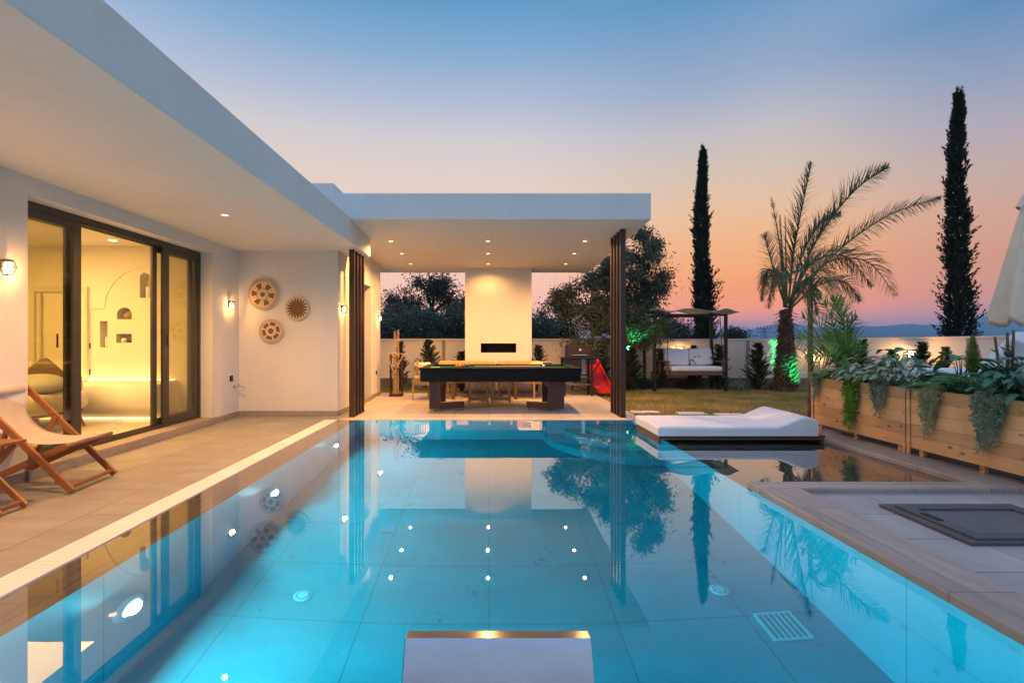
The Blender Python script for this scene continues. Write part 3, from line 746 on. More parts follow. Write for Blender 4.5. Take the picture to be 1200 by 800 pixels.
downlight('round recessed downlight in the soffit at the near end of terrace', -3.22, .1, 2.82, 215)

# wall lamps: open metal lantern boxes
def sconce(label, x, y, z):
    t = thing('wall_lamp', label, 'wall lamp', (x, y, z), 'wall lamps on the house')
    k = M().box(x, x + .02, y - .028, y + .028, z - .03, z + .075); k.build('bracket', FRAME, t, bevel=.003)
    k = M(); s, h = .036, .062; X = x + .048
    top = [(X - s * .8, y - s * .8, z + h), (X + s * .8, y - s * .8, z + h), (X + s * .8, y + s * .8, z + h), (X - s * .8, y + s * .8, z + h)]
    mid = [(X - s * 1.1, y - s * 1.1, z + .01), (X + s * 1.1, y - s * 1.1, z + .01), (X + s * 1.1, y + s * 1.1, z + .01), (X - s * 1.1, y + s * 1.1, z + .01)]
    bot = [(X - s * .6, y - s * .6, z - h), (X + s * .6, y - s * .6, z - h), (X + s * .6, y + s * .6, z - h), (X - s * .6, y + s * .6, z - h)]
    for i in range(4):
        j = (i + 1) % 4
        for A, B in ((top[i], mid[i]), (mid[i], bot[i]), (top[i], top[j]), (mid[i], mid[j]), (bot[i], bot[j])): k.bar(A, B, .008, .008)
    k.quad(*[(p[0], p[1], p[2] + .004) for p in top]); k.box(X - s * .8, X + s * .8, y - s * .8, y + s * .8, z + h, z + h + .012)
    k.build('cage', FRAME, t)
    M().lathe([(0, -.05), (.02, -.045), (.029, -.01), (.026, .03), (.018, .05), (0, .052)], (X, y, z), 'Z', 16).build('bulb', LAMPGLOW, t)
    lamp('POINT', 'bulb_light', (X + .005, y, z - .005), 32, WARM, t, None, .04)
sconce('bronze lantern wall lamp beside the sliding door, over the deck chair', -4.28, 4.255, 1.93)
sconce('bronze lantern wall lamp between sliding door and woven trays', -4.28, 7.96, 1.86)
sconce('bronze lantern wall lamp beside the left slatted column', -2.585, 8.50, 1.83)
sconce('bronze lantern wall lamp above the cue rack', -2.585, 11.27, 1.79)

# woven trays
STRAW = (.80, .68, .50, 1); BRN = (.28, .135, .045, 1)
def tray(label, x, z, r, kind):
    prof = [(0, -.035), (r * .5, -.03), (r * .85, -.022), (r * .97, -.03), (r, -.02), (r * .99, -.008), (r * .85, -.006), (0, -.016)]
    k = M().lathe([(a, -h) for a, h in prof], (0, 0, 0), 'Y', 64)
    k.v = [(p[0], -p[1], p[2]) for p in k.v]
    o = k.build('woven_tray', basketmat('tray_' + kind, STRAW, BRN, kind)); o.location = (x, 8.281 - .012, z)
    tag(o, label, 'wall basket', 'woven trays on the wall')
    hook = M()
tray('largest woven tray with brown segments and rim stripes, top of three', -3.854, 2.07, .268, 'wheel')
tray('woven tray with brown sunburst centre, nearest the column', -3.27, 1.835, .21, 'sun')
tray('smaller woven tray with pale ring round its centre, lowest of three', -3.715, 1.45, .21, 'ring')

# pool lamps, drains, grate
def pool_lamp(label, y):
    x = PX0; z = -.69
    t = thing('pool_light', label, 'pool light', (x, y, z), 'underwater pool lights')
    M().lathe([(.12, .0), (.12, .018), (.10, .026), (.075, .022)], (x + .001, y, z), 'X', 28).build('bezel', mat('pool_white', (.75, .77, .78), (.7, .72, .74), rough=.3) if 'pool_white' not in bpy.data.materials else bpy.data.materials['pool_white'], t)
    M().lathe([(0, .03), (.05, .028), (.075, .022)], (x + .001, y, z), 'X', 28).build('lens', POOLGLOW, t)
    lamp('AREA', 'pool_beam', (x + .045, y, z), 66, (.55, .97, 1), t, (x + 3, y, z + .45), .11)
for y, l in ((1.0 + .4, 'round underwater lamp on the left pool wall, closest to the spout'), (2.88, 'round underwater lamp on the left pool wall facing the open door'), (4.78, 'round underwater lamp on the left pool wall, third from the spout'), (6.68, 'round underwater lamp on the left pool wall, farthest from the spout')):
    pool_lamp(l, y)
def drain(label, x, y):
    t = thing('floor_drain', label, 'drain', (x, y, -1.4))
    M().lathe([(0, .012), (.02, .014), (.06, .012), (.07, .003)], (x, y, -1.4), 'Z', 28).build('cover', bpy.data.materials['pool_white'], t)
    k = M().lathe([(.042, .0145), (.045, .0160), (.048, .0145)], (x, y, -1.4), 'Z', 24).build('ring', HATCHT, t)
def under(px, py):
    """point on the pool floor seen through the water at a photo pixel"""
    dx, dz = px - VX, py - VY; hor = math.hypot(dx, F_PX); tn = hor / dz
    th = math.atan(tn); tt = math.asin(math.sin(th) / 1.333)
    h = EYE * tn + 1.4 * math.tan(tt)
    return dx / hor * h, F_PX / hor * h
drain('round white drain cover on the pool floor, on the house side', *under(355, 697))
drain('round white drain cover on the pool floor, on the garden side', *under(843, 690.5))
gx, gy = under(917, 733)
t = thing('floor_grate', 'white square bar grate on the pool floor', 'grate', (gx, gy, -1.4))
k = M()
for i in range(7): x = gx - .115 + i * .23 / 6; k.box(x - .006, x + .006, gy - .115, gy + .115, -1.398, -1.385)
k.build('bars', bpy.data.materials['pool_white'], t)
k = M().box(gx - .13, gx + .13, gy - .13, gy - .117, -1.399, -1.383).box(gx - .13, gx + .13, gy + .117, gy + .13, -1.399, -1.383).box(gx - .13, gx - .123, gy - .117, gy + .117, -1.399, -1.383).box(gx + .123, gx + .13, gy - .117, gy + .117, -1.399, -1.383)
k.build('rim', bpy.data.materials['pool_white'], t)

# steel waterfall spout at the near end
t = thing('waterfall_spout', 'brushed steel waterfall spout curving over the near pool edge', 'spout', (.02, .95, 0))
cp = [(1.03, 0), (1.04, .15), (1.06, .30), (1.08, .39), (1.10, .455), (1.12, .505), (1.135, .537), (1.147, .560), (1.156, .575), (1.163, .584)]
k = M(); n = len(cp); w = .222
for dz, fl in ((0, False), (-.006, True)):
    vs = []
    for (y, z) in cp:
        for s in (-1, 1): vs.append((.022 + s * w, y - dz * .6 * 0, z + dz))
    k.add(vs, [(2 * i, 2 * i + 1, 2 * i + 3, 2 * i + 2) for i in range(n - 1)], True)
k.prism([(1.1632, .578), (1.2, .573), (1.2, .579), (1.1632, .584)], .022 - w, .022 + w, 'X')
k.build('blade', STEEL, t)
for s in (-1, 1):
    k = M(); vs = []
    for (y, z) in cp: vs += [(.022 + s * .2245, y, z + .004), (.022 + s * .2245, y + .03, max(0, z - .035))]
    k.add(vs, [(2 * i, 2 * i + 1, 2 * i + 3, 2 * i + 2) for i in range(n - 1)], True)
    k.build('side_lip', STEEL, t)
M().box(-.23, .275, .92, 1.11, .0, .012).build('base_plate', STEEL, t, bevel=.003)
# ------------------------------------------------------------------ terrace: deck chair and folding table
def deck_chair():
    t = thing('deck_chair', 'teak sling deck chair with cream canvas beside the sliding door', 'deck chair', (-3.9, 4.3, 0), rz=math.radians(6))
    w = .27
    # local: seat faces +X, back leans to -X
    foot, top = (.37, 0, .025), (-.40, 0, .85)
    fb, rb = (.30, 0, .40), (-.52, 0, .03)
    for s in (-1, 1):
        y = s * w
        M().bar((foot[0], y, foot[2]), (top[0], y, top[2]), .028, .055, (0, 0, 1)).build('back_rail', TEAK, t, bevel=.006, world=False)
        yi = s * (w - .045)
        M().bar((fb[0], yi, fb[2]), (rb[0], yi, rb[2]), .028, .055).build('seat_rail', TEAK, t, bevel=.006, world=False)
        M().bar((-.14, s * (w - .02), .585), (-.30, s * (w - .075), .16), .024, .04).build('prop_strut', TEAK, t, bevel=.004, world=False)
    M().bar((foot[0] - .03, -w, foot[2] + .035), (foot[0] - .03, w, foot[2] + .035), .05, .022).build('foot_bar', TEAKY, t, bevel=.004, world=False)
    M().tube([(fb[0] + .01, -w + .0, fb[2] + .005), (fb[0] + .01, w + .04, fb[2] + .005)], .019, 12).build('seat_bar', TEAKY, t, world=False)
    M().tube([(top[0] + .01, -w - .02, top[2] - .01), (top[0] + .01, w + .02, top[2] - .01)], .017, 12).build('top_bar', TEAKY, t, world=False)
    M().bar((rb[0] + .04, -w + .03, rb[2] + .02), (rb[0] + .04, w - .03, rb[2] + .02), .05, .022).build('rear_bar', TEAKY, t, bevel=.004, world=False)
    # sling: hangs in a slack curve between the top bar and the seat bar
    k = M(); n = 26; ws = w - .065; vs = []
    A, B = V((top[0] + .012, 0, top[2] + .012)), V((fb[0] + .02, 0, fb[2] + .024))
    for i in range(n + 1):
        f = i / n; p = A.lerp(B, f); sag = math.sin(PI * f ** .9) * .235
        p = p + V((-.62, 0, -.78)) * sag
        for j in range(9):
            g = j / 8 * 2 - 1
            vs.append((p.x, g * ws * (1 - .03 * math.sin(PI * f)), p.z - .012 * (1 - g * g) * math.sin(PI * f) + .002 * math.sin(9 * f + 4 * g)))
    k.add(vs, [(i * 9 + j, i * 9 + j + 1, (i + 1) * 9 + j + 1, (i + 1) * 9 + j) for i in range(n) for j in range(8)], True)
    sl = k.build('sling', CANVAS, t, world=False, solid=.004)
    k = M()
    c = V((top[0] + .01, 0, top[2]))
    vs = [(0, 0)]
    k.lathe([(0, -ws - .005), (.035, -ws - .005), (.043, -ws + .01), (.044, 0), (.043, ws - .01), (.035, ws + .005), (0, ws + .005)], (c.x, 0, c.z), 'Y', 20)
    k.build('head_roll', CANVAS, t, world=False)
    return t
deck_chair()
def folding_table():
    t = thing('folding_table', 'small folding teak side table next to the deck chair', 'side table', (-3.85, 3.63, 0))
    k = M()
    for i in range(5):
        y = 3.49 + i * .054; k.box(-4.12, -3.585, y, y + .048, .512, .532)
    k.build('tabletop', TEAK, t, bevel=.004)
    for y in (3.50, 3.70):
        M().bar((-3.63, y, .50), (-4.08, y, .02), .024, .045).build('leg', TEAK, t, bevel=.004)
        M().bar((-4.08, y + .03, .50), (-3.57, y + .03, .02), .024, .045).build('leg', TEAK, t, bevel=.004)
    M().bar((-3.60, 3.50, .05), (-3.60, 3.74, .05), .03, .03).build('stretcher', TEAKY, t, bevel=.004)
    M().bar((-4.05, 3.50, .05), (-4.05, 3.74, .05), .03, .03).build('stretcher', TEAKY, t, bevel=.004)
folding_table()

# ------------------------------------------------------------------ room interior
def sofa():
    t = thing('sofa', 'grey beige upholstered sofa with splayed wooden legs inside the lit room', 'sofa', (-6.6, 6.5, .1))
    M().cushion(-7.9, -5.62, 6.02, 6.86, .33, .60, .11).build('seat', SOFAFAB, t)
    M().cushion(-7.95, -5.8, 6.72, 6.98, .50, .84, .11).build('backrest', SOFAFAB, t)
    M().box(-7.85, -5.70, 6.1, 6.8, .30, .335).build('frame', TEAK, t, bevel=.01)
    for x, s in ((-5.76, 1), (-7.8, -1)):
        for y in (6.14, 6.76): M().tube([(x, y, .31), (x + s * .04, y, .22), (x + s * .11, y, .1)], [.03, .024, .014], 10).build('leg', TEAK, t)
    o = M().lathe([(0, -.115)] + [(.29 * math.cos(a) ** .8, .115 * math.sin(a)) for a in [PI * (-.45 + .9 * i / 16) for i in range(17)]] + [(0, .115)], (0, 0, 0), 'Z', 32).build('round_cushion', GREYFAB); o.location = (-5.93, 6.36, .715); o.rotation_euler = (.15, .12, 0)
    tag(o, 'flat rounded grey cushion lying on the sofa seat', 'cushion')
    o = M().cushion(-.2, .2, -.07, .07, -.2, .2, .065, puff=.0).build('throw_pillow', TAUPE); o.location = (-6.08, 6.60, .80); o.rotation_euler = (-.3, .75, .1)
    tag(o, 'taupe throw pillow standing on its corner on the sofa', 'pillow')
    o = M().cushion(-.24, .24, -.09, .09, -.2, .2, .085).build('throw_pillow', SOFAFAB); o.location = (-6.45, 6.62, .79); o.rotation_euler = (-.25, -.15, .1)
    tag(o, 'beige throw pillow leaning on the sofa back behind the taupe one', 'pillow')
sofa()
def vase(label, x, z, prof, m=None, name='vase', cat='vase'):
    tag(M().lathe(prof, (x, 7.72, z), 'Z', 24).build(name, m or bpy.data.materials['pool_white']), label, cat)
vase('white cylinder vase in the tall arched wall niche', n1[0] + .01, n1[1], [(0, 0), (.032, 0), (.042, .01), (.045, .18), (.04, .185), (.038, .02)])
vase('round brown woven vase in the low arched wall niche', n2[0] + .02, n2[1], [(0, 0), (.05, .0), (.075, .04), (.07, .08), (.045, .105), (.035, .12), (.025, .12), (.02, .1), (0, .1)], bpy.data.materials['rope'])
vase('slim white vase in the narrow tall wall niche', n3[0], n3[1], [(0, 0), (.03, 0), (.035, .05), (.03, .16), (.02, .17), (.02, .02)])
vase('small white jar in the square wall niche', n4[0] - .05, n4[1], [(0, 0), (.035, 0), (.045, .03), (.04, .07), (.03, .075), (.028, .02)], name='jar', cat='jar')
vase('small brown bowl in the square wall niche', n4[0] + .05, n4[1], [(0, 0), (.025, 0), (.05, .035), (.052, .055), (.046, .055), (.02, .01)], bpy.data.materials['brown_plank'], 'bowl', 'bowl')

# ------------------------------------------------------------------ pool table and what lies on it
def pool_table():
    t = thing('pool_table', 'black pool table with green felt and L shaped walnut legs under the pavilion', 'pool table', (.2, 9.2, 0))
    x0, x1, y0, y1 = -1.25, 1.66, 8.62, 9.98
    k = M()
    k.box(x0 + .02, x1 - .02, y0 + .02, y0 + .06, .55, .755); k.box(x0 + .02, x1 - .02, y1 - .06, y1 - .02, .55, .755)
    k.box(x0 + .02, x0 + .06, y0 + .06, y1 - .06, .55, .755); k.box(x1 - .06, x1 - .02, y0 + .06, y1 - .06, .55, .755)
    k.box(x0 + .06, x1 - .06, y0 + .06, y1 - .06, .56, .60)
    k.build('apron', BLACK, t, bevel=.004)
    M().box(x0 + .06, x1 - .06, y0 + .06, y1 - .06, .70, .765).build('bed', FELT, t)
    k = M(); r = .10
    k.box(x0, x1, y0, y0 + r, .757, .797); k.box(x0, x1, y1 - r, y1, .757, .797); k.box(x0, x0 + r, y0 + r, y1 - r, .757, .797); k.box(x1 - r, x1, y0 + r, y1 - r, .757, .797)
    k.build('rail', BLACK, t, bevel=.008)
    k = M(); c = .045
    for a, b, cc, d in ((x0 + .2, .12, y0 + r, y0 + r + c), (.28, x1 - .2, y0 + r, y0 + r + c), (x0 + .2, .12, y1 - r - c, y1 - r), (.28, x1 - .2, y1 - r - c, y1 - r)): k.box(a, b, cc, d, .766, .800)
    k.box(x0 + r, x0 + r + c, y0 + .2, y1 - .2, .766, .800); k.box(x1 - r - c, x1 - r, y0 + .2, y1 - .2, .766, .800)
    k.build('cushion_rail', FELT, t, bevel=.006)
    for x in (x0 + r + .01, .2, x1 - r - .01):
        for y, s in ((y0 + r - .01, 1), (y1 - r + .01, -1)):
            M().lathe([(.062, .0), (.062, .008), (.05, .008), (.05, -.06), (0, -.06)], (x, y, .796), 'Z', 20).build('pocket', BLACKMETAL, t)
    for xa, xb, dirn in ((-1.08, -.88, 1), (1.08, 1.36, -1)):
        lg = M().box(xa, xb, 8.74, 8.86, .05, .549).build('leg', DKWOOD, t, bevel=.006)
        M().box(xa + .02, xb - .02, 8.861, 9.75, .40, .549).build('brace', DKWOOD, lg, bevel=.004)
        M().box(xa, xb, 9.751, 9.87, .05, .549).build('rear_post', DKWOOD, lg, bevel=.006)
        k = M(); z0, z1 = .05, .155
        if dirn > 0: q = [(xb, 8.74), (xb + .0, 8.86), (-.46, 9.05), (-.46, 8.93)]
        else: q = [(xa, 8.86), (xa, 8.74), (.70, 8.93), (.70, 9.05)]
        k.prism(q, z0, z1, 'Z'); k.build('foot', DKWOOD, lg, bevel=.004)
        for (x, y) in ((xa + .1, 8.8), (-.50 if dirn > 0 else .74, 8.99), (xa + .1, 9.8)):
            M().lathe([(0, 0), (.028, 0), (.028, .01), (.01, .014), (.01, .052)], (x, y, .0), 'Z', 14).build('leveller', CHROME, lg)
pool_table()
BALLC = [('red', (.5, .02, .02)), ('yellow', (.7, .45, .03)), ('blue', (.02, .06, .35)), ('orange', (.7, .2, .02)), ('white', (.8, .78, .7)), ('green', (.02, .2, .06))]
for (n, c), (x, y) in zip(BALLC, ((-.50, 9.30), (-.56, 9.36), (-.44, 9.35), (-.62, 9.28), (1.05, 9.3), (-.38, 9.27))):
    s = M().lathe([(.0286 * math.sin(PI * i / 12), -.0286 * math.cos(PI * i / 12)) for i in range(13)], (0, 0, 0), 'Z', 18).build('billiard_ball', mat('ball_' + n, c, c, rough=.12))
    s.location = (x, y, .7945); tag(s, f'glossy {n} billiard ball on the green felt', 'billiard ball', 'balls on the pool table')
def cue(label, p, q, name='cue', cat='cue'):
    d = V(q) - V(p)
    return tag(M().tube([p, V(p) + d * .45, V(p) + d * .451, q], [.0145, .011, .011, .0062], 10).build(name, PALEWOOD), label, cat)
cue('pale wooden cue lying along the pool table felt', (1.0, 9.42, .782), (-.30, 9.62, .775))
t = thing('table_brush', 'pale wooden table brush on the pool table rail', 'brush', (1.2, 9.92, .80))
M().box(1.10, 1.30, 9.895, 9.945, .822, .848).build('handle', PALEWOOD, t, bevel=.01); M().box(1.11, 1.29, 9.9, 9.94, .80, .8215).build('bristles', TAUPE, t)
o = M().cushion(-.09, .09, -.07, .07, -.012, .012, .011).build('folded_cloth', mat('mint_cloth', (.32, .5, .34), (.28, .44, .3), rough=.9)); o.location = (-1.0, 9.0, .782)
tag(o, 'pale green folded cloth on the left end of the pool table', 'cloth')
# cue rack
t = thing('cue_rack', 'dark wooden floor rack holding cues and a triangle at the wall end', 'cue rack', (-2.22, 11.05, 0))
bx, by = -2.14, 11.2
k = M().box(bx - .15, bx + .15, by - .12, by + .12, 0, .05); k.build('base', DKWOOD, t, bevel=.005)
M().box(bx - .14, bx - .125, by - .1, by + .1, .05, .98).build('side_post', DKWOOD, t, bevel=.004); M().box(bx + .125, bx + .14, by - .1, by + .1, .05, .98).build('side_post', DKWOOD, t, bevel=.004)
M().box(bx - .1245, bx + .1245, by - .08, by + .08, .62, .65).build('holder', DKWOOD, t, bevel=.004)
for i, dx in enumerate((-.055, -.02, .015, .05)):
    o = cue(['pale cue standing in the floor rack, nearest the house wall', 'pale cue standing second from the house wall in the rack', 'pale cue standing third from the house wall in the rack', 'pale cue standing farthest from the house wall in the rack'][i], (bx + dx, by - .03, .052), (bx + dx + .005, by - .01, 1.50 + .012 * i))
    o['group'] = 'cues in the floor rack'; o.data.materials[0] = PALEWOOD
tri = [(bx - .03 + .0, by - .135, .52), (bx + .19, by - .135, .98), (bx - .21 + .02, by - .135, .98)]
k = M()
for i in range(3): k.bar(tri[i], tri[(i + 1) % 3], .022, .024, (0, 1, 0))
tag(k.build('ball_triangle', PALEWOOD, bevel=.004), 'pale wooden ball triangle hanging point down on the cue rack', 'triangle')

# ------------------------------------------------------------------ dining furniture behind the pool table
def rope_armchair():
    t = thing('rope_armchair', 'pale wooden armchair with woven rope sides at the left end of the dining table', 'armchair', (0, 0, 0), 'rope armchairs at the dining table')
    for sx in (-1, 1):
        M().tube([(sx * .30, -.27, .0), (sx * .285, -.25, .42)], [.016, .022], 10).build('leg', PALEWOOD, t, world=False)
        M().tube([(sx * .29, .27, .0), (sx * .275, .25, .42)], [.016, .022], 10).build('leg', PALEWOOD, t, world=False)
    M().box(-.29, .29, -.27, .27, .40, .44).build('seat_frame', PALEWOOD, t, bevel=.008, world=False)
    M().cushion(-.27, .27, -.25, .25, .441, .52, .035).build('seat_cushion', CREAMFAB, t, world=False)
    k = M(); pts = [(.30 * math.cos(a), .05 + .29 * math.sin(a), .70 + .08 * max(0, math.sin(a))) for a in [PI * (-.12 + 1.24 * i / 20) for i in range(21)]]
    M().tube(pts, .022, 10).build('top_rail', PALEWOOD, t, world=False)
    for i in range(0, 21): p = pts[i]; k.tube([(p[0], p[1], p[2]), (p[0] * .93, min(.25, p[1] * .9), .43)], .009, 6, False)
    k.build('rope_back', ROPE, t, world=False)
    k = M()
    for i in range(24):
        x = -.27 + i * .54 / 23; k.box(x - .009, x + .009, -.285, -.271, .33, .44); k.box(x - .009, x + .009, .271, .285, .33, .44)
        k.box(-.305, -.291, x * .93 - .009, x * .93 + .009, .33, .44); k.box(.291, .305, x * .93 - .009, x * .93 + .009, .33, .44)
    k.build('rope_apron', ROPE, t, world=False)
    M().cushion(-.2, .2, .1, .22, .5, .80, .05).build('back_cushion', CREAMFAB, t, world=False)
    return t
ac = rope_armchair(); ac.location = (-1.28, 10.6, 0); ac.rotation_euler.z = math.radians(62)
copy_thing(ac, (1.0, 10.95, 0), math.radians(-50), 'pale wooden armchair with woven rope sides at the right end of the dining table')
def stool():
    t = thing('rope_stool', 'low wooden stool with rope knot front, left of the pair', 'stool', (0, 0, 0), 'stools behind the pool table')
    for sx in (-1, 1):
        for sy in (-1, 1): M().box(sx * .19 - .022, sx * .19 + .022, sy * .17 - .022, sy * .17 + .022, 0, .43).build('leg', PALEWOOD, t, bevel=.004, world=False)
    M().box(-.20, .20, -.18, .18, .431, .46).build('seat', PALEWOOD, t, bevel=.006, world=False)
    M().box(-.168, .168, -.18, -.16, .05, .12).build('stretcher', PALEWOOD, t, bevel=.003, world=False)
    k = M()
    for s in (-1, 1): k.tube([(s * .03, -.165, .42), (s * .07, -.17, .33), (0, -.175, .27), (-s * .05, -.17, .20), (s * .01, -.165, .12)], .008, 6)
    k.build('rope_knot', ROPE, t, world=False)
    return t
st = stool(); st.location = (-.215, 10.16, 0)
copy_thing(st, (.24, 10.18, 0), 0, 'low wooden stool with rope knot front, right of the pair')
t = thing('dining_table', 'long wooden outdoor dining table behind the pool table', 'table', (0, 10.85, 0))
M().box(-.85, .65, 10.5, 11.2, .66, .70).build('tabletop', BROWNWOOD, t, bevel=.006)
for x in (-.78, .58):
    for y in (10.56, 11.14): M().box(x - .035, x + .035, y - .035, y + .035, 0, .659).build('leg', BROWNWOOD, t, bevel=.004)
def bench(x0, x1, label):
    t = thing('cushioned_bench', label, 'bench', ((x0 + x1) / 2, 11.4, 0), 'benches before the chimney')
    M().box(x0, x1, 11.22, 11.62, .30, .36).build('seat_frame', PALEWOOD, t, bevel=.006)
    M().cushion(x0 + .01, x1 - .01, 11.22, 11.60, .361, .47, .045).build('seat_cushion', ORANGEFAB, t)
    M().cushion(x0 + .01, x1 - .01, 11.50, 11.64, .47, .80, .06).build('back_cushion', ORANGEFAB, t)
    for x in (x0 + .05, x1 - .05):
        for y in (11.26, 11.58): M().box(x - .025, x + .025, y - .025, y + .025, 0, .299).build('leg', PALEWOOD, t, bevel=.004)
bench(-1.22, .16, 'ochre cushioned bench before the chimney, half with the dark firebox off its right end')
bench(.18, 1.25, 'shorter ochre cushioned bench in front of the firebox on the garden side')

# ------------------------------------------------------------------ grill and slide
t = thing('gas_grill', 'dark hooded barbecue grill on black trolley beside the pavilion', 'grill', (2.15, 11.3, 0))
gx0, gx1, gy = 1.72, 2.36, 11.2
k = M(); prof = [(gx0 + .1, .90), (gx1, .90), (gx1, 1.06), (gx1 - .06, 1.13), (gx1 - .2, 1.17), (gx0 + .1, 1.18)]
k.prism(prof, gy, gy + .42, 'Y'); hd = k.build('hood', mat('brown_enamel', (.045, .026, .02), (.035, .02, .016), rough=.3), t, bevel=.012)
M().box(gx0 + .03, gx0 + .099, gy + .01, gy + .41, .90, 1.185).build('hood_end', STEEL, t, bevel=.004)
M().tube([(gx0 + .2, gy - .04, .95), (gx1 - .1, gy - .04, .95)], .010, 8).build('handle', CHROME, hd)
M().lathe([(0, 0), (.035, 0), (.035, -.01), (0, -.012)], (gx0 + .40, gy - .002, 1.06), 'Y', 20).build('thermometer', CHROME, hd)
M().box(gx0, gx1 + .35, gy - .02, gy + .44, .855, .895).build('worktop', BLACKMETAL, t, bevel=.004)
M().box(gx0 + .04, gx1 - .2, gy, gy + .42, .50, .853).build('cabinet', BLACKMETAL, t, bevel=.006)
for x in (gx0 + .03, gx1 + .02):
    for y in (gy + .01, gy + .40): M().box(x - .025, x + .025, y - .025, y + .025, .0, .854).build('leg', BLACKMETAL, t, bevel=.003)
M().box(gx0 + .06, gx1 + .0, gy + .02, gy + .39, .25, .28).build('shelf', STEEL, t)
M().bar((gx1 + .02, gy - .02, .5), (gx1 + .25, gy - .02, .85), .03, .03).build('bracket', BLACKMETAL, t)
M().box(gx0 + .42, gx0 + .50, gy - .025, gy - .005, .5, .85).build('side_trim', STEEL, t)
t = thing('play_slide', "red plastic child's slide with blue ladder at the lawn edge", 'slide', (2.8, 11.4, 0))
def slide():
    y = 11.5
    path = [(2.52 + .0, .80), (2.60, .80), (2.68, .74), (2.80, .56), (2.94, .33), (3.06, .17), (3.18, .09), (3.34, .06)]
    hw = .20
    # the chute runs towards the viewer and to the right
    dx, dy = V((.17, -.985, 0)).normalized().x, V((.17, -.985, 0)).normalized().y
    def P(s, off, z): 
        base = V((2.53, 12.25, 0)) + V((dx, dy, 0)) * s + V((-dy, dx, 0)) * off
        return (base.x, base.y, z)
    prof = [(0, .66), (.10, .66), (.16, .63), (.80, .16), (.90, .10), (1.12, .07)]
    k = M(); sec = [(-hw - .03, .10), (-hw - .015, .125), (-hw + .01, .10), (-hw + .03, .01), (0, 0), (hw - .03, .01), (hw - .01, .10), (hw + .015, .125), (hw + .03, .10)]
    n = len(sec); vs = []
    for s, z in prof:
        for o, dz in sec: vs.append(P(s, o, z + dz))
    k.add(vs, [(i * n + j, i * n + j + 1, (i + 1) * n + j + 1, (i + 1) * n + j) for i in range(len(prof) - 1) for j in range(n - 1)], False)
    k.build('chute', REDPL, t, solid=.018)
    for o in (-hw - .01, hw + .01):
        M().lathe([(.0, -.03), (.09, -.03), (.11, -.015), (.11, .015), (.09, .03), (0, .03)], P(.03, o, .74), 'X', 20).build('side_disc', REDPL, t)
        M().bar(P(.02, o, .80), P(-.45, o * 1.1 - .08, .0), .05, .07).build('ladder_side', BLUEPL, t, bevel=.01)
    for f in (.25, .5, .75):
        M().bar(P(.02 - .38 * f, -hw, .80 * (1 - f)), P(.02 - .38 * f, hw, .80 * (1 - f)), .09, .03).build('rung', BLUEPL, t, bevel=.006)
slide()

# ------------------------------------------------------------------ daybed on its platform over the basin
t = thing('poolside_daybed', 'white foam daybed with raised headrest on slatted platform over the basin', 'daybed', (3.2, 6.55, 0))
k = M()
k.box(2.16, 4.27, 6.14, 6.17, .03, .053); k.box(2.16, 4.27, 6.142, 6.17, .058, .085)
k.box(2.16, 4.27, 6.172, 7.06, .03, .085); k.box(2.16, 2.20, 6.172, 7.06, -.10, .028); k.box(4.22, 4.245, 6.172, 7.06, -.14, .028)
k.build('platform', BROWNWOOD, t, bevel=.004)
def mattress():
    nx, ny = 44, 18
    x0, x1, y0, y1 = 2.13, 4.15, 6.09, 7.04
    def prof(f, x):  # height of the top along x, the headrest swells and rolls off
        z = .205
        if x > 3.64: u = min(1, (x - 3.64) / .36); z += .135 * (.65 * u + .35 * u * u * (3 - 2 * u))
        if x > 4.0: z -= (x - 4.0) * .30
        return z
    def edge(u, r, L_):  # rounded shoulder
        d = min(u, L_ - u)
        if d >= r: return 0
        return r - math.sqrt(max(0, r * r - (r - d) ** 2))
    xs = [x0 + (x1 - x0) * q for q in [0, .004, .012, .022] + [.03 + .94 * i / 34 for i in range(35)] + [.978, .988, .996, 1]]
    ys = [y0 + (y1 - y0) * q for q in [0, .008, .025, .045] + [.06 + .88 * i / 12 for i in range(13)] + [.955, .975, .992, 1]]
    k = M(); vs = []; n = len(ys)
    for x in xs:
        for y in ys:
            z = prof(0, x) - max(edge(x - x0, .028, x1 - x0), edge(y - y0, .028, y1 - y0))
            z += .006 * noise.noise(V((x * 2.5, y * 2.5, 0))) + .003 * noise.noise(V((x * 9, y * 5, 2)))
            vs.append((x, y, z))
    fs = [(i * n + j, (i + 1) * n + j, (i + 1) * n + j + 1, i * n + j + 1) for i in range(len(xs) - 1) for j in range(n - 1)]
    k.add(vs, fs, True)
    for j in (0, n - 1):
        k.add([vs[i * n + j] for i in range(len(xs))] + [(x, ys[j] + (.006 if j == 0 else -.006), .088) for x in xs], [(i, i + 1, len(xs) + i + 1, len(xs) + i) for i in range(len(xs) - 1)])
    for i in (0, len(xs) - 1):
        k.add([vs[i * n + j] for j in range(n)] + [(xs[i] + (.006 if i == 0 else -.006), y, .088) for y in ys], [(j, j + 1, n + j + 1, n + j) for j in range(n - 1)])
    k.build('mattress', WHITEFAB, t, merge=True)
    k = M()
    k.tube([(x0 - .001, y0 - .001, .155), (x1 + .001, y0 - .001, .155)], .0022, 5)
    k.build('seam', WHITEFAB, t)
mattress()

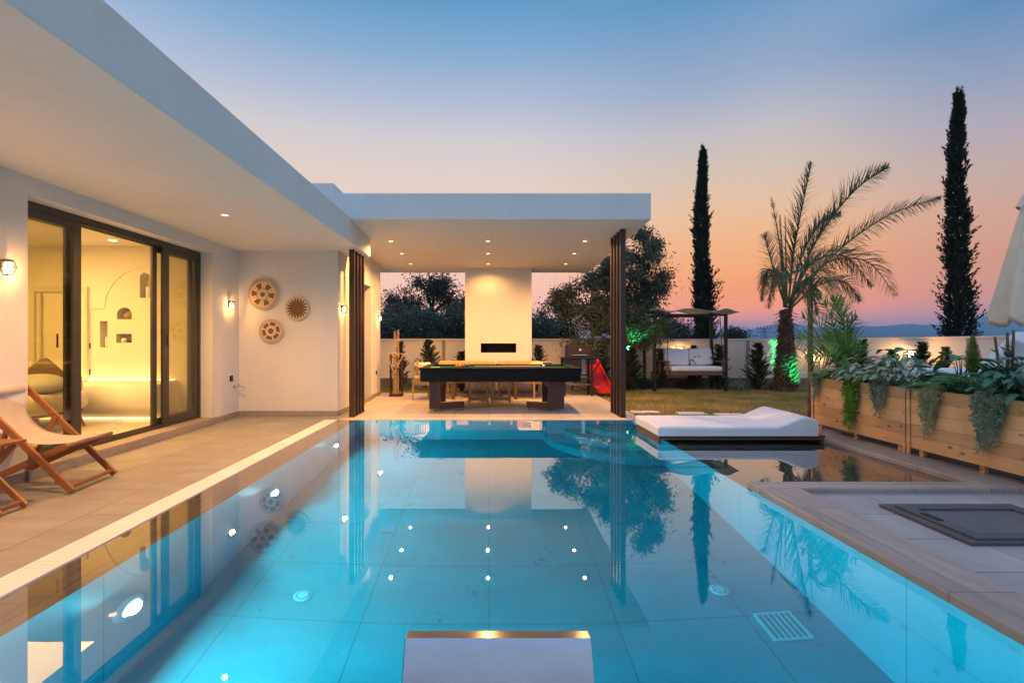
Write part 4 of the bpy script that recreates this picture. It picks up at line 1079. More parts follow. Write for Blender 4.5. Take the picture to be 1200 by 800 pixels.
# ------------------------------------------------------------------ access hatch
t = thing('access_hatch', 'dark grey framed access hatch set in the paving', 'hatch', (3.6, 3.4, 0))
hx0, hx1, hy0, hy1 = 3.03, 4.05, 3.04, 3.76
def ringbox(k, x0, x1, y0, y1, w, z0, z1):
    k.box(x0, x1, y0, y0 + w, z0, z1); k.box(x0, x1, y1 - w, y1, z0, z1); k.box(x0, x0 + w, y0 + w, y1 - w, z0, z1); k.box(x1 - w, x1, y0 + w, y1 - w, z0, z1); return k
ringbox(M(), hx0, hx1, hy0, hy1, .06, .005, .028).build('outer_frame', HATCH, t, bevel=.003)
ringbox(M(), hx0 + .064, hx1 - .064, hy0 + .03, hy1 - .064, .09, .005, .045).build('lid_frame', HATCH, t, bevel=.004)
ld = M().box(hx0 + .156, hx1 - .156, hy0 + .122, hy1 - .156, .005, .028).build('lid', HATCHT, t)
M().box(hx0 + .085, hx0 + .13, hy0 + .32, hy0 + .46, .046, .052).build('handle', BLACKMETAL, ld, bevel=.003)

# ------------------------------------------------------------------ planters
def planter(y0, y1, label, batten_end):
    t = thing('planter_box', label, 'planter', (4.78, (y0 + y1) / 2, .05), 'wooden planter boxes')
    x0, x1, z0, z1 = 4.58, 5.02, .13, .775
    n = 5; h = (z1 - z0) / n
    for nm, (xa, xb) in (('front_side', (x0, x0 + .024)), ('rear_side', (x1 - .024, x1))):
        k = M()
        for i in range(n): k.box(xa, xb, y0, y1, z0 + i * h + .0008, z0 + (i + 1) * h - .0008)
        k.build(nm, PINE, t, bevel=.003)
    for ya, yb in ((y0, y0 + .024), (y1 - .024, y1)):
        k = M()
        for i in range(n): k.box(x0 + .0245, x1 - .0245, ya, yb, z0 + i * h + .0008, z0 + (i + 1) * h - .0008)
        k.build('end_side', PINE, t, bevel=.003)
    M().box(x0 + .025, x1 - .025, y0 + .025, y1 - .025, z1 - .09, z1 - .06).build('soil', mat('potting_soil', (.05, .035, .025), (.025, .018, .012), rough=.95, scale=20, bump=.8, bscale=60) if 'potting_soil' not in bpy.data.materials else bpy.data.materials['potting_soil'], t)
    M().box(x0 + .025, x1 - .025, y0 + .025, y1 - .025, z0 + .02, z0 + .05).build('floor_board', PINE, t)
    for y in (y0 + .003, y1 - .043):
        M().box(x0 - .016, x0 - .0005, y, y + .04, .055, z1 - .004).build('batten', PINE, t, bevel=.003)
    for y in (y0 + .1, (y0 + y1) / 2 - .02, y1 - .16):
        for x in (x0 + .03, x1 - .07): M().box(x, x + .04, y, y + .05, .053, z0 + .018).build('leg', PINE, t, bevel=.003)
planter(5.305, 6.86, 'knotty pine planter box farther from camera, with palm and silver leaves', True)
planter(3.745, 5.295, 'knotty pine planter box nearer the hatch, with broad dark leaves', True)

# ------------------------------------------------------------------ closed parasol, lounger beyond the planter
t = thing('closed_parasol', 'folded cream cantilever parasol hanging at the right edge', 'parasol', (8.6, 7.6, 0))
def parasol():
    cx, cy = 8.64, 7.6
    k = M(); n = 72; rows = [(3.86, .03), (3.80, .06), (3.72, .10), (3.60, .16), (3.45, .22), (3.1, .31), (2.6, .42), (2.2, .50), (1.85, .57), (1.66, .60), (1.58, .60), (1.60, .55), (1.66, .50)]
    vs = []
    for z, r in rows:
        f = min(1, (3.9 - z) / 2)
        for i in range(n):
            a = 2 * PI * i / n
            pl = 1 + f * (.17 * math.sin(8 * a) + .06 * math.sin(17 * a + z) + .03 * math.sin(5 * a + 2 * z))
            zz = z + .08 * math.sin(8 * a + 1.2) * (1 if z < 1.7 else max(0, (2.2 - z) * .5 if z < 2.2 else 0))
            vs.append((cx + r * .80 * pl * math.cos(a), cy + r * .80 * pl * math.sin(a), zz))
    k.add(vs, [(j * n + i, j * n + (i + 1) % n, (j + 1) * n + (i + 1) % n, (j + 1) * n + i) for j in range(len(rows) - 1) for i in range(n)], True)
    k.build('canopy', CREAMFAB, t)
    k = M(); vs = []
    rows = [(3.83, .075), (3.7, .145), (3.52, .235), (3.40, .275)]
    for z, r in rows:
        for i in range(n):
            a = 2 * PI * i / n; pl = 1 + .10 * math.sin(8 * a + .4)
            vs.append((cx + r * .84 * pl * math.cos(a), cy + r * .84 * pl * math.sin(a), z + (.03 * math.sin(8 * a) if z < 3.5 else 0)))
    k.add(vs, [(j * n + i, j * n + (i + 1) % n, (j + 1) * n + (i + 1) % n, (j + 1) * n + i) for j in range(3) for i in range(n)], True)
    k.build('vent_flap', CREAMFAB, t)
    M().tube([(cx, cy, 1.3), (cx, cy, 3.98)], .022, 12).build('centre_pole', BLACKMETAL, t)
    M().lathe([(0, 0), (.04, .0), (.05, .04), (.03, .09), (0, .1)], (cx, cy, 3.94), 'Z', 16).build('finial', bpy.data.materials['pool_white'], t)
    M().tube([(cx + 1.5, cy + .2, 0.03), (cx + 1.5, cy + .2, 3.2)], .045, 14).build('post', BLACKMETAL, t)
    M().bar((cx + 1.5, cy + .2, 3.15), (cx, cy, 4.0), .05, .07).build('arm', BLACKMETAL, t)
    M().box(cx + 1.0, cx + 2.0, cy - .3, cy + .7, .005, .06).build('base', BLACKMETAL, t, bevel=.01)
parasol()
t = thing('sun_daybed', 'raised white daybed with sloping back cushion behind the planter boxes', 'daybed', (8.0, 8.6, 0))
M().box(7.1, 10.0, 8.1, 8.75, .42, .56).build('frame', BROWNWOOD, t, bevel=.01)
for x in (7.2, 9.9):
    for y in (8.18, 8.68): M().box(x - .05, x + .05, y - .05, y + .05, -.0, .419).build('leg', BROWNWOOD, t, bevel=.006)
M().cushion(7.12, 9.9, 8.12, 8.73, .561, .80, .08).build('mattress', WHITEFAB, t)
k = M(); k.prism([(8.75, .80), (9.45, 1.44), (9.6, 1.44), (9.9, .80)], 8.14, 8.70, 'Y'); k.build('back_cushion', WHITEFAB, t, bevel=.05)
o = M().cushion(-.3, .3, -.1, .1, -.22, .22, .095).build('bolster', WHITEFAB); o.location = (8.95, 8.2, 1.05); o.rotation_euler = (.2, .2, .3)
tag(o, 'plump white cushion lying on the raised daybed', 'cushion')

# ------------------------------------------------------------------ garden swing
def swing():
    t = thing('garden_swing', 'dark framed garden swing with white canopy on the lawn', 'swing', (4.5, 12.3, 0))
    xl, xr, yf, yb = (767 - VX) / F_PX * 12.3, (850.5 - VX) / F_PX * 12.3, 12.3, 13.1
    zt = 1.3 + 29 / F_PX * 12.3
    for x in (xl, xr):
        for y in (yf, yb): M().box(x - .034, x + .034, y - .034, y + .034, -.02, zt + .03).build('post', BLACKMETAL, t, bevel=.005)
    for y in (yf, yb): M().bar((xl, y, zt), (xr, y, zt), .045, .055).build('top_beam', BLACKMETAL, t, bevel=.004)
    for x in (xl + .25, xr - .25): M().bar((x, yf, zt + .0), (x, yb, zt + .0), .05, .06).build('cross_beam', BLACKMETAL, t, bevel=.004)
    # sagging canopy
    k = M(); nx, ny = 40, 12; vs = []
    for i in range(nx + 1):
        u = i / nx
        for j in range(ny + 1):
            v = j / ny
            x = xl - .16 + (xr - xl + .42) * u; y = yf - .18 + (yb - yf + .36) * v
            kn = [(0, .10), (.06, .12), (.2, .045), (.44, .13), (.7, .05), (.86, .125), (1, .035)]
            for (ua, za), (ub, zb) in zip(kn, kn[1:]):
                if ua <= u <= ub: g = (u - ua) / (ub - ua); sc = za + (zb - za) * (g * g * (3 - 2 * g)); break
            z = zt + .03 + sc - .03 * math.sin(PI * v) + .012 * noise.noise(V((x * 4, y * 4, 1)))
            vs.append((x, y, z))
    k.add(vs, [(i * (ny + 1) + j, (i + 1) * (ny + 1) + j, (i + 1) * (ny + 1) + j + 1, i * (ny + 1) + j + 1) for i in range(nx) for j in range(ny)], True)
    k.build('canopy', GREYFAB, t, solid=.012)
    # seat hung on ropes
    sx0, sx1 = (783 - VX) / F_PX * 12.45, (846 - VX) / F_PX * 12.45
    z0 = .40
    st = M()
    st.box(sx0, sx1, 12.28, 12.32, z0, z0 + .07); st.box(sx0, sx1, 12.86, 12.9, z0, z0 + .07)
    for i in range(6): st.box(sx0 - .02, sx1 + .02, 12.32 + i * .09, 12.32 + i * .09 + .07, z0 + .071, z0 + .09)
    seat = st.build('seat_frame', BROWNWOOD, t, bevel=.004)
    k = M()
    for i in range(4): k.bar((sx0 - .15, 12.92 + .03 * i, z0 + .2 + i * .14), (sx1, 12.92 + .03 * i, z0 + .2 + i * .14), .02, .09)
    k.build('back_slats', BROWNWOOD, t, bevel=.003)
    for x, dx in ((sx0 - .06, -.1), (sx1 - .02, .0)):
        k = M(); k.box(x + dx * 0 - .07, x + .05, 12.26, 12.9, z0 + .32, z0 + .36); k.box(x - .04, x + .02, 12.28, 12.33, z0 + .0, z0 + .319); k.box(x - .04, x + .02, 12.84, 12.89, z0 + .0, z0 + .319)
        k.build('armrest', BROWNWOOD, t, bevel=.004)
        for y in (12.36, 12.86): M().tube([(x, y, z0 + .36), (x + (.05 if x < 5 else -.05), y + (.05 if y < 12.5 else .02), zt - .02)], .010, 6).build('rope', BLACKMETAL, t)
    tag(M().cushion(sx0 + .03, sx1 - .03, 12.3, 12.86, z0 + .092, z0 + .22, .045).build('seat_cushion', WHITEFAB), 'long white seat cushion on the garden swing', 'cushion')
    xm = (sx0 + sx1) / 2
    for x0, x1, tilt, l in ((sx0 + .02, xm - .01, .04, 'white back cushion on the garden swing, beside the wall lamp glow'), (xm + .01, sx1 - .08, -.06, 'white back cushion on the garden swing, on the side of the palm')):
        o = M().cushion(-(x1 - x0) / 2, (x1 - x0) / 2, -.07, .07, -.23, .23, .06).build('back_cushion', WHITEFAB); o.location = ((x0 + x1) / 2, 12.84, z0 + .45); o.rotation_euler = (-.22, tilt, 0)
        tag(o, l, 'cushion')
swing()

# ------------------------------------------------------------------ stepping stones
for x, y, w, l in ((2.83, 8.75, .5, 'flat pale stepping stone on the lawn, nearest the slatted column'), (3.60, 8.6, .48, 'flat pale stepping stone on the lawn, middle of three'), (4.22, 8.45, .5, 'flat pale stepping stone on the lawn, farthest from the pavilion')):
    tag(M().box(x - w / 2, x + w / 2, y - .13, y + .13, -.05, .004).build('stepping_stone', STONEW, bevel=.012), l, 'stepping stone', 'stepping stones in the lawn')
# ------------------------------------------------------------------ garden walls
def gwall(label, p, q, z1a, z1b, joints, footing=True):
    t = thing('garden_wall', label, 'wall', ((p[0] + q[0]) / 2, (p[1] + q[1]) / 2, 0), 'rendered garden walls')
    p, q = V((*p, 0)), V((*q, 0)); d = (q - p).normalized(); nrm = V((-d.y, d.x, 0))
    def seg(k, a, b, off0, off1, za, zb, zc, zd):
        A = p + d * a; B = p + d * b; Ln = (q - p).length
        f = lambda s: z1a + (z1b - z1a) * s / Ln
        vs = []
        for P_, s in ((A, a), (B, b)):
            for o in (off0, off1):
                for z in (za, zb): vs.append((P_.x + nrm.x * o, P_.y + nrm.y * o, z if z < .5 else f(s) + (z - 9)))
        k.add(vs, [(0, 4, 5, 1), (2, 3, 7, 6), (0, 1, 3, 2), (4, 6, 7, 5), (1, 5, 7, 3), (0, 2, 6, 4)])
    Ln = (q - p).length
    k = M(); seg(k, 0, Ln, 0, .2, .25, 9, 0, 0); k.build('panel', WALLP, t)
    k = M(); seg(k, 0, Ln, -.05, .22, -.1, .249, 0, 0); k.build('footing', WALLB, t)
    k = M()
    Lz = [(p.x, p.y)]
    vs = []
    for s in (0, Ln):
        f = z1a + (z1b - z1a) * s / Ln; P_ = p + d * s
        for o in (-.035, .235):
            for z in (f + .001, f + .045): vs.append((P_.x + nrm.x * o, P_.y + nrm.y * o, z))
    k.add(vs, [(0, 4, 5, 1), (2, 3, 7, 6), (0, 1, 3, 2), (4, 6, 7, 5), (1, 5, 7, 3), (0, 2, 6, 4)]); k.build('coping', WALLP, t)
    for s in joints:
        k = M(); seg(k, s - .045, s + .045, -.022, -.001, .25, 9, 0, 0); k.build('joint_post', mat('joint_post', (.30, .28, .25), (.26, .24, .22), rough=.9) if 'joint_post' not in bpy.data.materials else bpy.data.materials['joint_post'], t)
x0 = -9.0
gwall('long rendered garden wall behind pavilion and swing', (x0, 13.3), (8.96, 13.3), 1.285, 1.285, [(W(x, 420, 13.3).x - x0) for x in (341, 520, 699, 876)])
gwall('shorter rendered garden wall running to the right behind the planters', (8.97, 13.3), (13.6, 8.4), 1.285, 1.40, [3.0])
def wall_lamp(label, x, y, z, nx, ny):
    t = thing('garden_lamp', label, 'wall lamp', (x, y, z), 'lantern lamps on the garden wall')
    k = M(); s = .11
    c = [(x + sx * s + 0, y + sy * .05) for sx in (-1, 1) for sy in (-1, 1)]
    for a in c: k.box(a[0] - .008, a[0] + .008, a[1] - .008, a[1] + .008, z - .12, z + .12)
    k.box(x - s - .01, x + s + .01, y - .06, y + .06, z + .121, z + .14); k.box(x - s - .01, x + s + .01, y - .06, y + .06, z - .14, z - .121)
    k.build('frame', BLACKMETAL, t)
    M().box(x - .06, x + .06, y - .03, y + .03, z - .09, z + .09).build('bulb', LAMPGLOW, t, bevel=.02)
    lamp('POINT', 'lamp_light', (x + nx * .10, y + ny * .10, z + .05), 40, WARM, t, None, .06)
wall_lamp('small lit lantern on the garden wall behind the swing', *W(797, 409, 13.20)[:2], .98, 0, .0)
p = W(1062, 418, 11.75); wall_lamp('lit lantern on the right garden wall above the silver leaves', p.x, p.y - .12, .93, -.6, -.5)
p = W(959, 419, 13.0); wall_lamp('lit lantern on the garden wall behind the planter palm', p.x, 13.22, .82, 0, 0)
# pylon
def pylon():
    c = W(895, 398, 500); t = thing('power_pylon', 'tiny lattice power pylon standing far off before the mountains', 'pylon', (c.x, 500, -.06))
    k = M(); H = 12.5
    for sx in (-1, 1):
        for sy in (-1, 1): k.bar((c.x + sx * 2.4, 500 + sy * 2.4, -.06), (c.x + sx * .9, 500 + sy * .9, H), .28, .28)
    for i in range(5):
        z0, z1 = H * i / 5, H * (i + 1) / 5; w0, w1 = 2.4 - 1.5 * i / 5, 2.4 - 1.5 * (i + 1) / 5
        for s in (-1, 1): k.bar((c.x - s * w0, 497.6, z0), (c.x + s * w1, 497.6, z1), .2, .2)
    k.build('tower', BLACKMETAL, t)
    k = M()
    for z in (9.5, 12.5): k.bar((c.x - 7.5, 500, z), (c.x + 7.5, 500, z + .2), .35, .35)
    for x in (-7, -3.5, 0, 3.5, 7): k.bar((c.x + x, 500, 12.5), (c.x + x + .4, 500, 15.2), .35, .35)
    k.build('cross_arm', BLACKMETAL, t)
    p = W(879, 398, 500)
    t2 = thing('utility_pole', 'thin dark utility pole far off beside the lattice pylon', 'pole', (p.x, 500, -.06))
    M().tube([(p.x, 500, -.06), (p.x, 500, 10)], .3, 8).build('shaft', BLACKMETAL, t2); M().bar((p.x - 1.3, 500, 8.6), (p.x + 1.3, 500, 8.6), .3, .3).build('cross_arm', BLACKMETAL, t2)
pylon()
# ------------------------------------------------------------------ trees
def rdir(r):
    while True:
        v = V((r.uniform(-1, 1), r.uniform(-1, 1), r.uniform(-1, 1)))
        if .05 < v.length < 1: return v.normalized()
def clump_tree(name, label, base, fork, tr, ells, lm, ll, lw, per, sig, seed, group=None, cat='tree', twig=.012, bark=None):
    r = random.Random(seed); base = V(base); fork = V(fork)
    t = thing(name, label, cat, base, group)
    k = M(); mid = base.lerp(fork, .5) + V((r.uniform(-.1, .1), r.uniform(-.1, .1), 0)) * (fork - base).length * .4
    k.tube([base - V((0, 0, .05)), base.lerp(mid, .5), mid, fork], [tr * 1.35, tr * 1.05, tr * .95, tr * .8], 10)
    c = M()
    for (ex, ey, ez, rx, ry, rz, n) in ells:
        cen = V((ex, ey, ez))
        j = fork.lerp(cen, .5) + rdir(r) * (cen - fork).length * .14
        k.tube([fork, fork.lerp(j, .5) + rdir(r) * .03, j, cen], [tr * .55, tr * .42, tr * .3, tr * .16], 7)
        for _ in range(n):
            d = rdir(r); f = r.uniform(.35, 1.0) ** .6
            if r.random() < .12: f *= 1.18
            p = cen + V((d.x * rx, d.y * ry, d.z * rz)) * f
            k.tube([cen.lerp(p, .15), cen.lerp(p, .6) + rdir(r) * .05 * rx, p], [twig * 1.4, twig, twig * .5], 4, False)
            ax = (p - cen).normalized() if (p - cen).length > .01 else V((0, 0, 1))
            cnt = int(per * r.uniform(.55, 1.35)); sg = sig * r.uniform(.7, 1.35)
            for _ in range(cnt):
                q = p + V((r.gauss(0, sg), r.gauss(0, sg), r.gauss(0, sg * .8)))
                ld = (ax * .5 + rdir(r) + V((0, 0, .1))).normalized()
                c.leaf(q, ld, rdir(r), ll * r.uniform(.65, 1.3), lw * r.uniform(.7, 1.25), ll * .08)
    k.build('trunk', bark or BARK, t)
    c.build('crown', lm, t)
    return t
def ell(px, py, d, rx, ry, n, dy=None, dd=0):
    p = W(px, py, d + dd); s = d / F_PX
    return (p.x, p.y, p.z, rx * s, (dy if dy else max(rx, ry)) * s, ry * s, n)
D = 12.75
b = W(737, 455, D)
clump_tree('olive_tree', 'large olive tree behind the right slatted column, partly lit green', (b.x, D, -.02), tuple(W(735, 396, D)), .13,
    [ell(690, 362, D, 30, 34, 26), ell(660, 352, D, 13, 17, 9), ell(688, 402, D, 20, 16, 12, dd=-.25), ell(757, 296, D, 19, 24, 17), ell(728, 318, D, 22, 28, 20),
     ell(764, 340, D, 15, 22, 14), ell(725, 368, D, 26, 28, 22, dd=-.2), ell(757, 384, D, 24, 20, 18, dd=-.2), ell(706, 325, D, 18, 18, 12), ell(742, 352, D, 24, 24, 16, dd=.3), ell(775, 328, D, 6, 12, 4)],
    OLIVE, .095, .032, 210, .125, 5, None)
D = 25
clump_tree('spreading_tree', 'tall spreading tree far beyond the wall left of the chimney', (W(503, 420, D).x, D, -.06), tuple(W(502, 374, D)), .28,
    [ell(500, 341, D, 24, 17, 24), ell(472, 354, D, 18, 15, 17), ell(527, 350, D, 20, 17, 18), ell(510, 331, D, 17, 9, 9), ell(458, 364, D, 9, 9, 7), ell(488, 362, D, 20, 10, 10), ell(541, 364, D, 12, 12, 8)],
    DARKLEAF, .17, .062, 95, .24, 8, None, twig=.03)
BUSHES = [(462, 387, 26, 24, 20, 'dark bushy tree beyond the wall next to the house wall end'), (495, 386, 28, 22, 22, 'dark bushy tree beyond the wall under the tall spreading tree'), (530, 384, 28, 23, 21, 'dark bushy tree beyond the wall against the chimney, house side'), (566, 388, 28, 26, 23, 'dark bushy tree beyond the wall hidden mostly by the chimney'),
          (634, 385, 18, 22, 21, 'dark bushy tree beyond the wall against the chimney, garden side'), (656, 386, 17, 17, 23, 'dark low tree beyond the wall left of the olive'), (784, 386, 20, 18, 22, 'loose dark small tree beyond the wall behind the swing post'), (806, 391, 10, 9, 24, 'small dark bush beyond the wall beside the nearer cypress'), (858, 391, 7, 8, 24, 'tiny dark shrub peeping over the wall right of the swing'), (868, 394, 6, 5, 24.5, 'tiniest dark shrub peeping over the wall, second right of the swing')]
for i, (x, y, rx, ry, d, l) in enumerate(BUSHES):
    n = max(4, int(rx * 1.1)) if i < 6 else max(5, int(rx * .9))
    b = W(x, 398, d)
    clump_tree('bushy_tree', l, (b.x, d, -.06), tuple(W(x, y + ry * .5, d)), .09 if rx > 12 else .04,
        [ell(x, y, d, rx, ry, n), ell(x - rx * .5, y + ry * .3, d, rx * .6, ry * .7, n // 2), ell(x + rx * .5, y + ry * .25, d, rx * .55, ry * .7, n // 2)],
        BUSHLEAF if i < 5 else DARKLEAF, .15, .06, 110 if i < 6 else 60, .22 if i < 6 else .16, 20 + i, 'bushy trees beyond the wall', twig=.02)

def cypress(label, x, ytop, d, wpx, seed):
    r = random.Random(seed); base = W(x, 398, d); base.z = -.06; top = W(x + 1, ytop, d).z; hw = wpx * .56 * d / F_PX
    t = thing('cypress_tree', label, 'tree', base, 'slender cypresses beyond the wall')
    M().tube([base, (base.x, d, 1.5), (base.x, d, top * .6)], [.14, .11, .03], 8).build('trunk', BARK, t)
    c = M(); H = top - .2
    prof = lambda f: hw * (min(1, (f + .05) * 7) ** .6) * (1 - f) ** .72 * (.93 + .12 * math.sin(f * 19 + seed) + .06 * math.sin(f * 47 + 2 * seed)) + .035
    for _ in range(5200):
        f = r.random() ** 1.08; z = .15 + H * f; a = r.uniform(0, 2 * PI)
        rr = prof(f) * .66 * math.sqrt(r.uniform(.1, 1))
        p = V((base.x + rr * math.cos(a) + .05 * math.sin(f * 7), d + rr * math.sin(a), z))
        dd = (V((math.cos(a) * .5, math.sin(a) * .5, 1.0)) + rdir(r) * .45).normalized()
        c.leaf(p, dd, rdir(r), r.uniform(.12, .24), r.uniform(.045, .08), .01)
    # upswept sprays make the ragged outline
    ns = int(44 * H)
    for q in range(ns):
        f = (q + r.random()) / ns; a = r.uniform(0, 2 * PI); z = .1 + H * f; R_ = prof(f) * (1 + .5 * noise.noise(V((math.cos(a) * 1.5, math.sin(a) * 1.5, z * 1.1 + seed))))
        p = V((base.x + R_ * .55 * math.cos(a) + .05 * math.sin(f * 7), d + R_ * .55 * math.sin(a), z))
        ln = r.uniform(.28, .62) * (1 - .45 * f); dd = (V((math.cos(a) * .55, math.sin(a) * .55, 1)) * 1 + rdir(r) * .18).normalized()
        tip = p + V((math.cos(a), math.sin(a), 0)) * R_ * r.uniform(.25, .78) + V((0, 0, ln))
        for k_ in range(15):
            g = k_ / 14; b_ = p.lerp(tip, g) + rdir(r) * .05 * (1.1 - g)
            c.leaf(b_, (dd + rdir(r) * .5).normalized(), rdir(r), r.uniform(.09, .17) * (1.2 - .5 * g), r.uniform(.035, .06), .01)
    c.build('crown', CYPRESS, t)
cypress('tall dark cypress beyond the wall right behind the garden swing', 823, 177, 18, 30, 1)
cypress('tallest dark cypress beyond the wall at the far right', 1122, 110, 16, 34, 4)

# small conifers in front of the wall: three grown shapes, copied
def conifer(seed, h, w, dense):
    r = random.Random(seed)
    t = thing('small_conifer', 'x', 'conifer', (0, 0, 0), 'young conifers along the garden wall')
    M().tube([(0, 0, -.03), (.01, 0, h * .5), (0, .01, h * .95)], [.025, .018, .005], 6).build('trunk', BARK, t, world=False)
    c = M(); nb = int(92 * dense)
    for i in range(nb):
        f = (i + r.random()) / nb; z = h * (.02 + .93 * f); a = r.uniform(0, 2 * PI)
        ln = w * (1 - f) ** .75 * r.uniform(.55, 1.15) * (.55 + min(.45, f * 3)) + .05
        el = r.uniform(.45, 1.0)
        d = V((math.cos(a) * math.cos(el), math.sin(a) * math.cos(el), math.sin(el)))
        p = V((0, 0, z)); q = p + d * ln
        m = int(9 + ln * 34)
        for j in range(m):
            g = j / m; b = p.lerp(q, g) + V((0, 0, .08 * ln * g * g))
            for s in (-1, 1):
                side = (d.cross(V((0, 0, 1))).normalized() * s * r.uniform(.5, 1) + d * .9 + V((0, 0, r.uniform(-.1, .4)))).normalized()
                c.leaf(b, side, rdir(r), .075 * (1.15 - .6 * g) * r.uniform(.7, 1.2), .02, .004)
    c.build('crown', CONIFER, t, world=False)
    return t
protos = [conifer(1, 1.22, .30, 1.0), conifer(2, 1.30, .36, 1.35), conifer(3, 1.2, .26, .9)]
CON = [(469, 399, 12.4, 2, .9, 'slim young conifer before the wall behind the cue rack'), (502.5, 397, 12.4, 1, 1, 'dense dark young conifer behind the left armchair'), (541, 411, 12.4, 0, 1, 'young conifer half hidden by the chimney, house side'),
       (631, 403.5, 12.5, 0, .95, 'young conifer at the garden side of the chimney'), (706, 404, 12.5, 1, .95, 'young conifer behind the red slide'), (740, 406, 12.5, 1, 1.05, 'broad dark young conifer right beside the slatted column'),
       (774, 412, 12.95, 0, .9, 'young conifer behind the left post of the swing'), (813, 404, 12.95, 1, .8, 'young conifer behind the middle of the swing'), (843, 403, 12.75, 2, 1.2, 'young conifer beside the right post of the swing'), (888, 401, 12.5, 1, 1, 'young conifer between swing and palm, alone before the wall'),
       (1011, 397, 10.9, 2, .9, 'reddish topped young conifer behind the planter palm'), (1046, 409, 10.9, 0, .85, 'short young conifer just left of the wall lantern over the planter'), (1081, 400, 10.9, 1, .9, 'dark young conifer just right of the wall lantern over the planter'), (1108, 406, 10.8, 0, .8, 'young conifer behind the yellow green spire plant')]
used = set()
for i, (x, yt, d, pi, sw, l) in enumerate(CON):
    p = W(x, yt, d); h0 = (1.22, 1.30, 1.2)[pi]; sz = (p.z + .03) / h0
    if pi not in used: o = protos[pi]; used.add(pi); o.location = (p.x, d, -.02); o['label'] = l; o.scale = (sw * 1.45, sw * 1.45, sz); o.rotation_euler.z = i
    else: o = copy_thing(protos[pi], (p.x, d, -.02), i * 1.7, l, (sw * 1.45, sw * 1.45, sz))

# low ground plants at the foot of the wall
def tuft(label, x, d, m_, h, seed):
    r = random.Random(seed); p = W(x, 455, d); t = thing('border_plant', label, 'plant', (p.x, d, -.02), 'low plants at the foot of the wall')
    k = M()
    for _ in range(150):
        a = r.uniform(0, 2 * PI); q = V((p.x + r.gauss(0, .10), d + r.gauss(0, .08), 0)); k.leaf(q, (V((math.cos(a) * .5, math.sin(a) * .5, .8))).normalized(), rdir(r), h * r.uniform(.5, 1.1), .03, .02)
    k.build('foliage', m_, t); M().tube([(p.x, d, -.03), (p.x, d, h * .4)], .012, 5).build('stem', BARK, t)
for i, (x, l) in enumerate(((757, 'low dark plant at the wall foot left of the swing'), (757 + 47, 'low dark plant at the wall foot under the swing'), (862, 'low grey plant at the wall foot between swing and lone conifer'), (905, 'low grey plant at the foot of the big palm'))):
    tuft(l, x, 12.85, DARKLEAF if i < 2 else SILVER, .28, 50 + i)

# ------------------------------------------------------------------ palms
def frond(pts, ll, droop, lm, name, parent, seed, w=.016, dens=42, start=.12, rr=.016, taper=True, curl=0, fan=.75, face=None, jit=.13):
    """feather frond: a tapering midrib through pts with leaflets both sides"""
    r = random.Random(seed); P_ = [V(p) for p in pts]; n = 26; path = []
    for i in range(n + 1):  # Catmull-Rom
        u = i / n * (len(P_) - 1); j = min(int(u), len(P_) - 2); f = u - j
        p0, p1, p2, p3 = P_[max(j - 1, 0)], P_[j], P_[j + 1], P_[min(j + 2, len(P_) - 1)]
        path.append(.5 * ((2 * p1) + (p2 - p0) * f + (2 * p0 - 5 * p1 + 4 * p2 - p3) * f * f + (3 * p1 - p0 - 3 * p2 + p3) * f ** 3))
    k = M(); k.tube(path, [rr * (1 - .85 * i / n) for i in range(n + 1)], 6)
    rad = r.uniform(0, 2 * PI)
    for i in range(dens):
        f = start + (1 - start) * i / (dens - 1); u = min(f * n, n - .001); j = int(u)
        p = path[j].lerp(path[j + 1], u - j); t = (path[j + 1] - path[j]).normalized()
        side = t.cross(V((0, .35, 1))).normalized() if abs(t.z) < .97 else t.cross(V((.2, 1, 0))).normalized()
        if face is not None: side = (t.cross(V(face)).normalized() + V((0, r.uniform(-.5, .5), 0))).normalized()
        ln = ll * (math.sin(PI * min(1, .12 + f * .86)) ** .7 if taper else 1) * r.uniform(.75, 1.15)
        for s in (-1, 1):
            d = (side * s * fan * r.uniform(.8, 1.1) + t * r.uniform(.55, .85) + rdir(r) * jit).normalized()
            a = p; seg = 3; prev = None
            nn = t if abs(d.dot(t)) < .95 else V((0, 0, 1))
            for q in range(seg):
                dd = (d + V((0, 0, -droop)) * (q / seg + .15)).normalized()
                b = a + dd * ln / seg; wd = w * (1, .8, .5, .05)[q]; wd2 = w * (.8, .5, .05)[q]
                sd = dd.cross(nn); sd = sd.normalized() if sd.length > 1e-3 else V((1, 0, 0))
                k.add([a - sd * wd / 2, a + sd * wd / 2, b + sd * wd2 / 2, b - sd * wd2 / 2], [(0, 1, 2, 3)]); a = b
    return k.build(name, lm, parent)
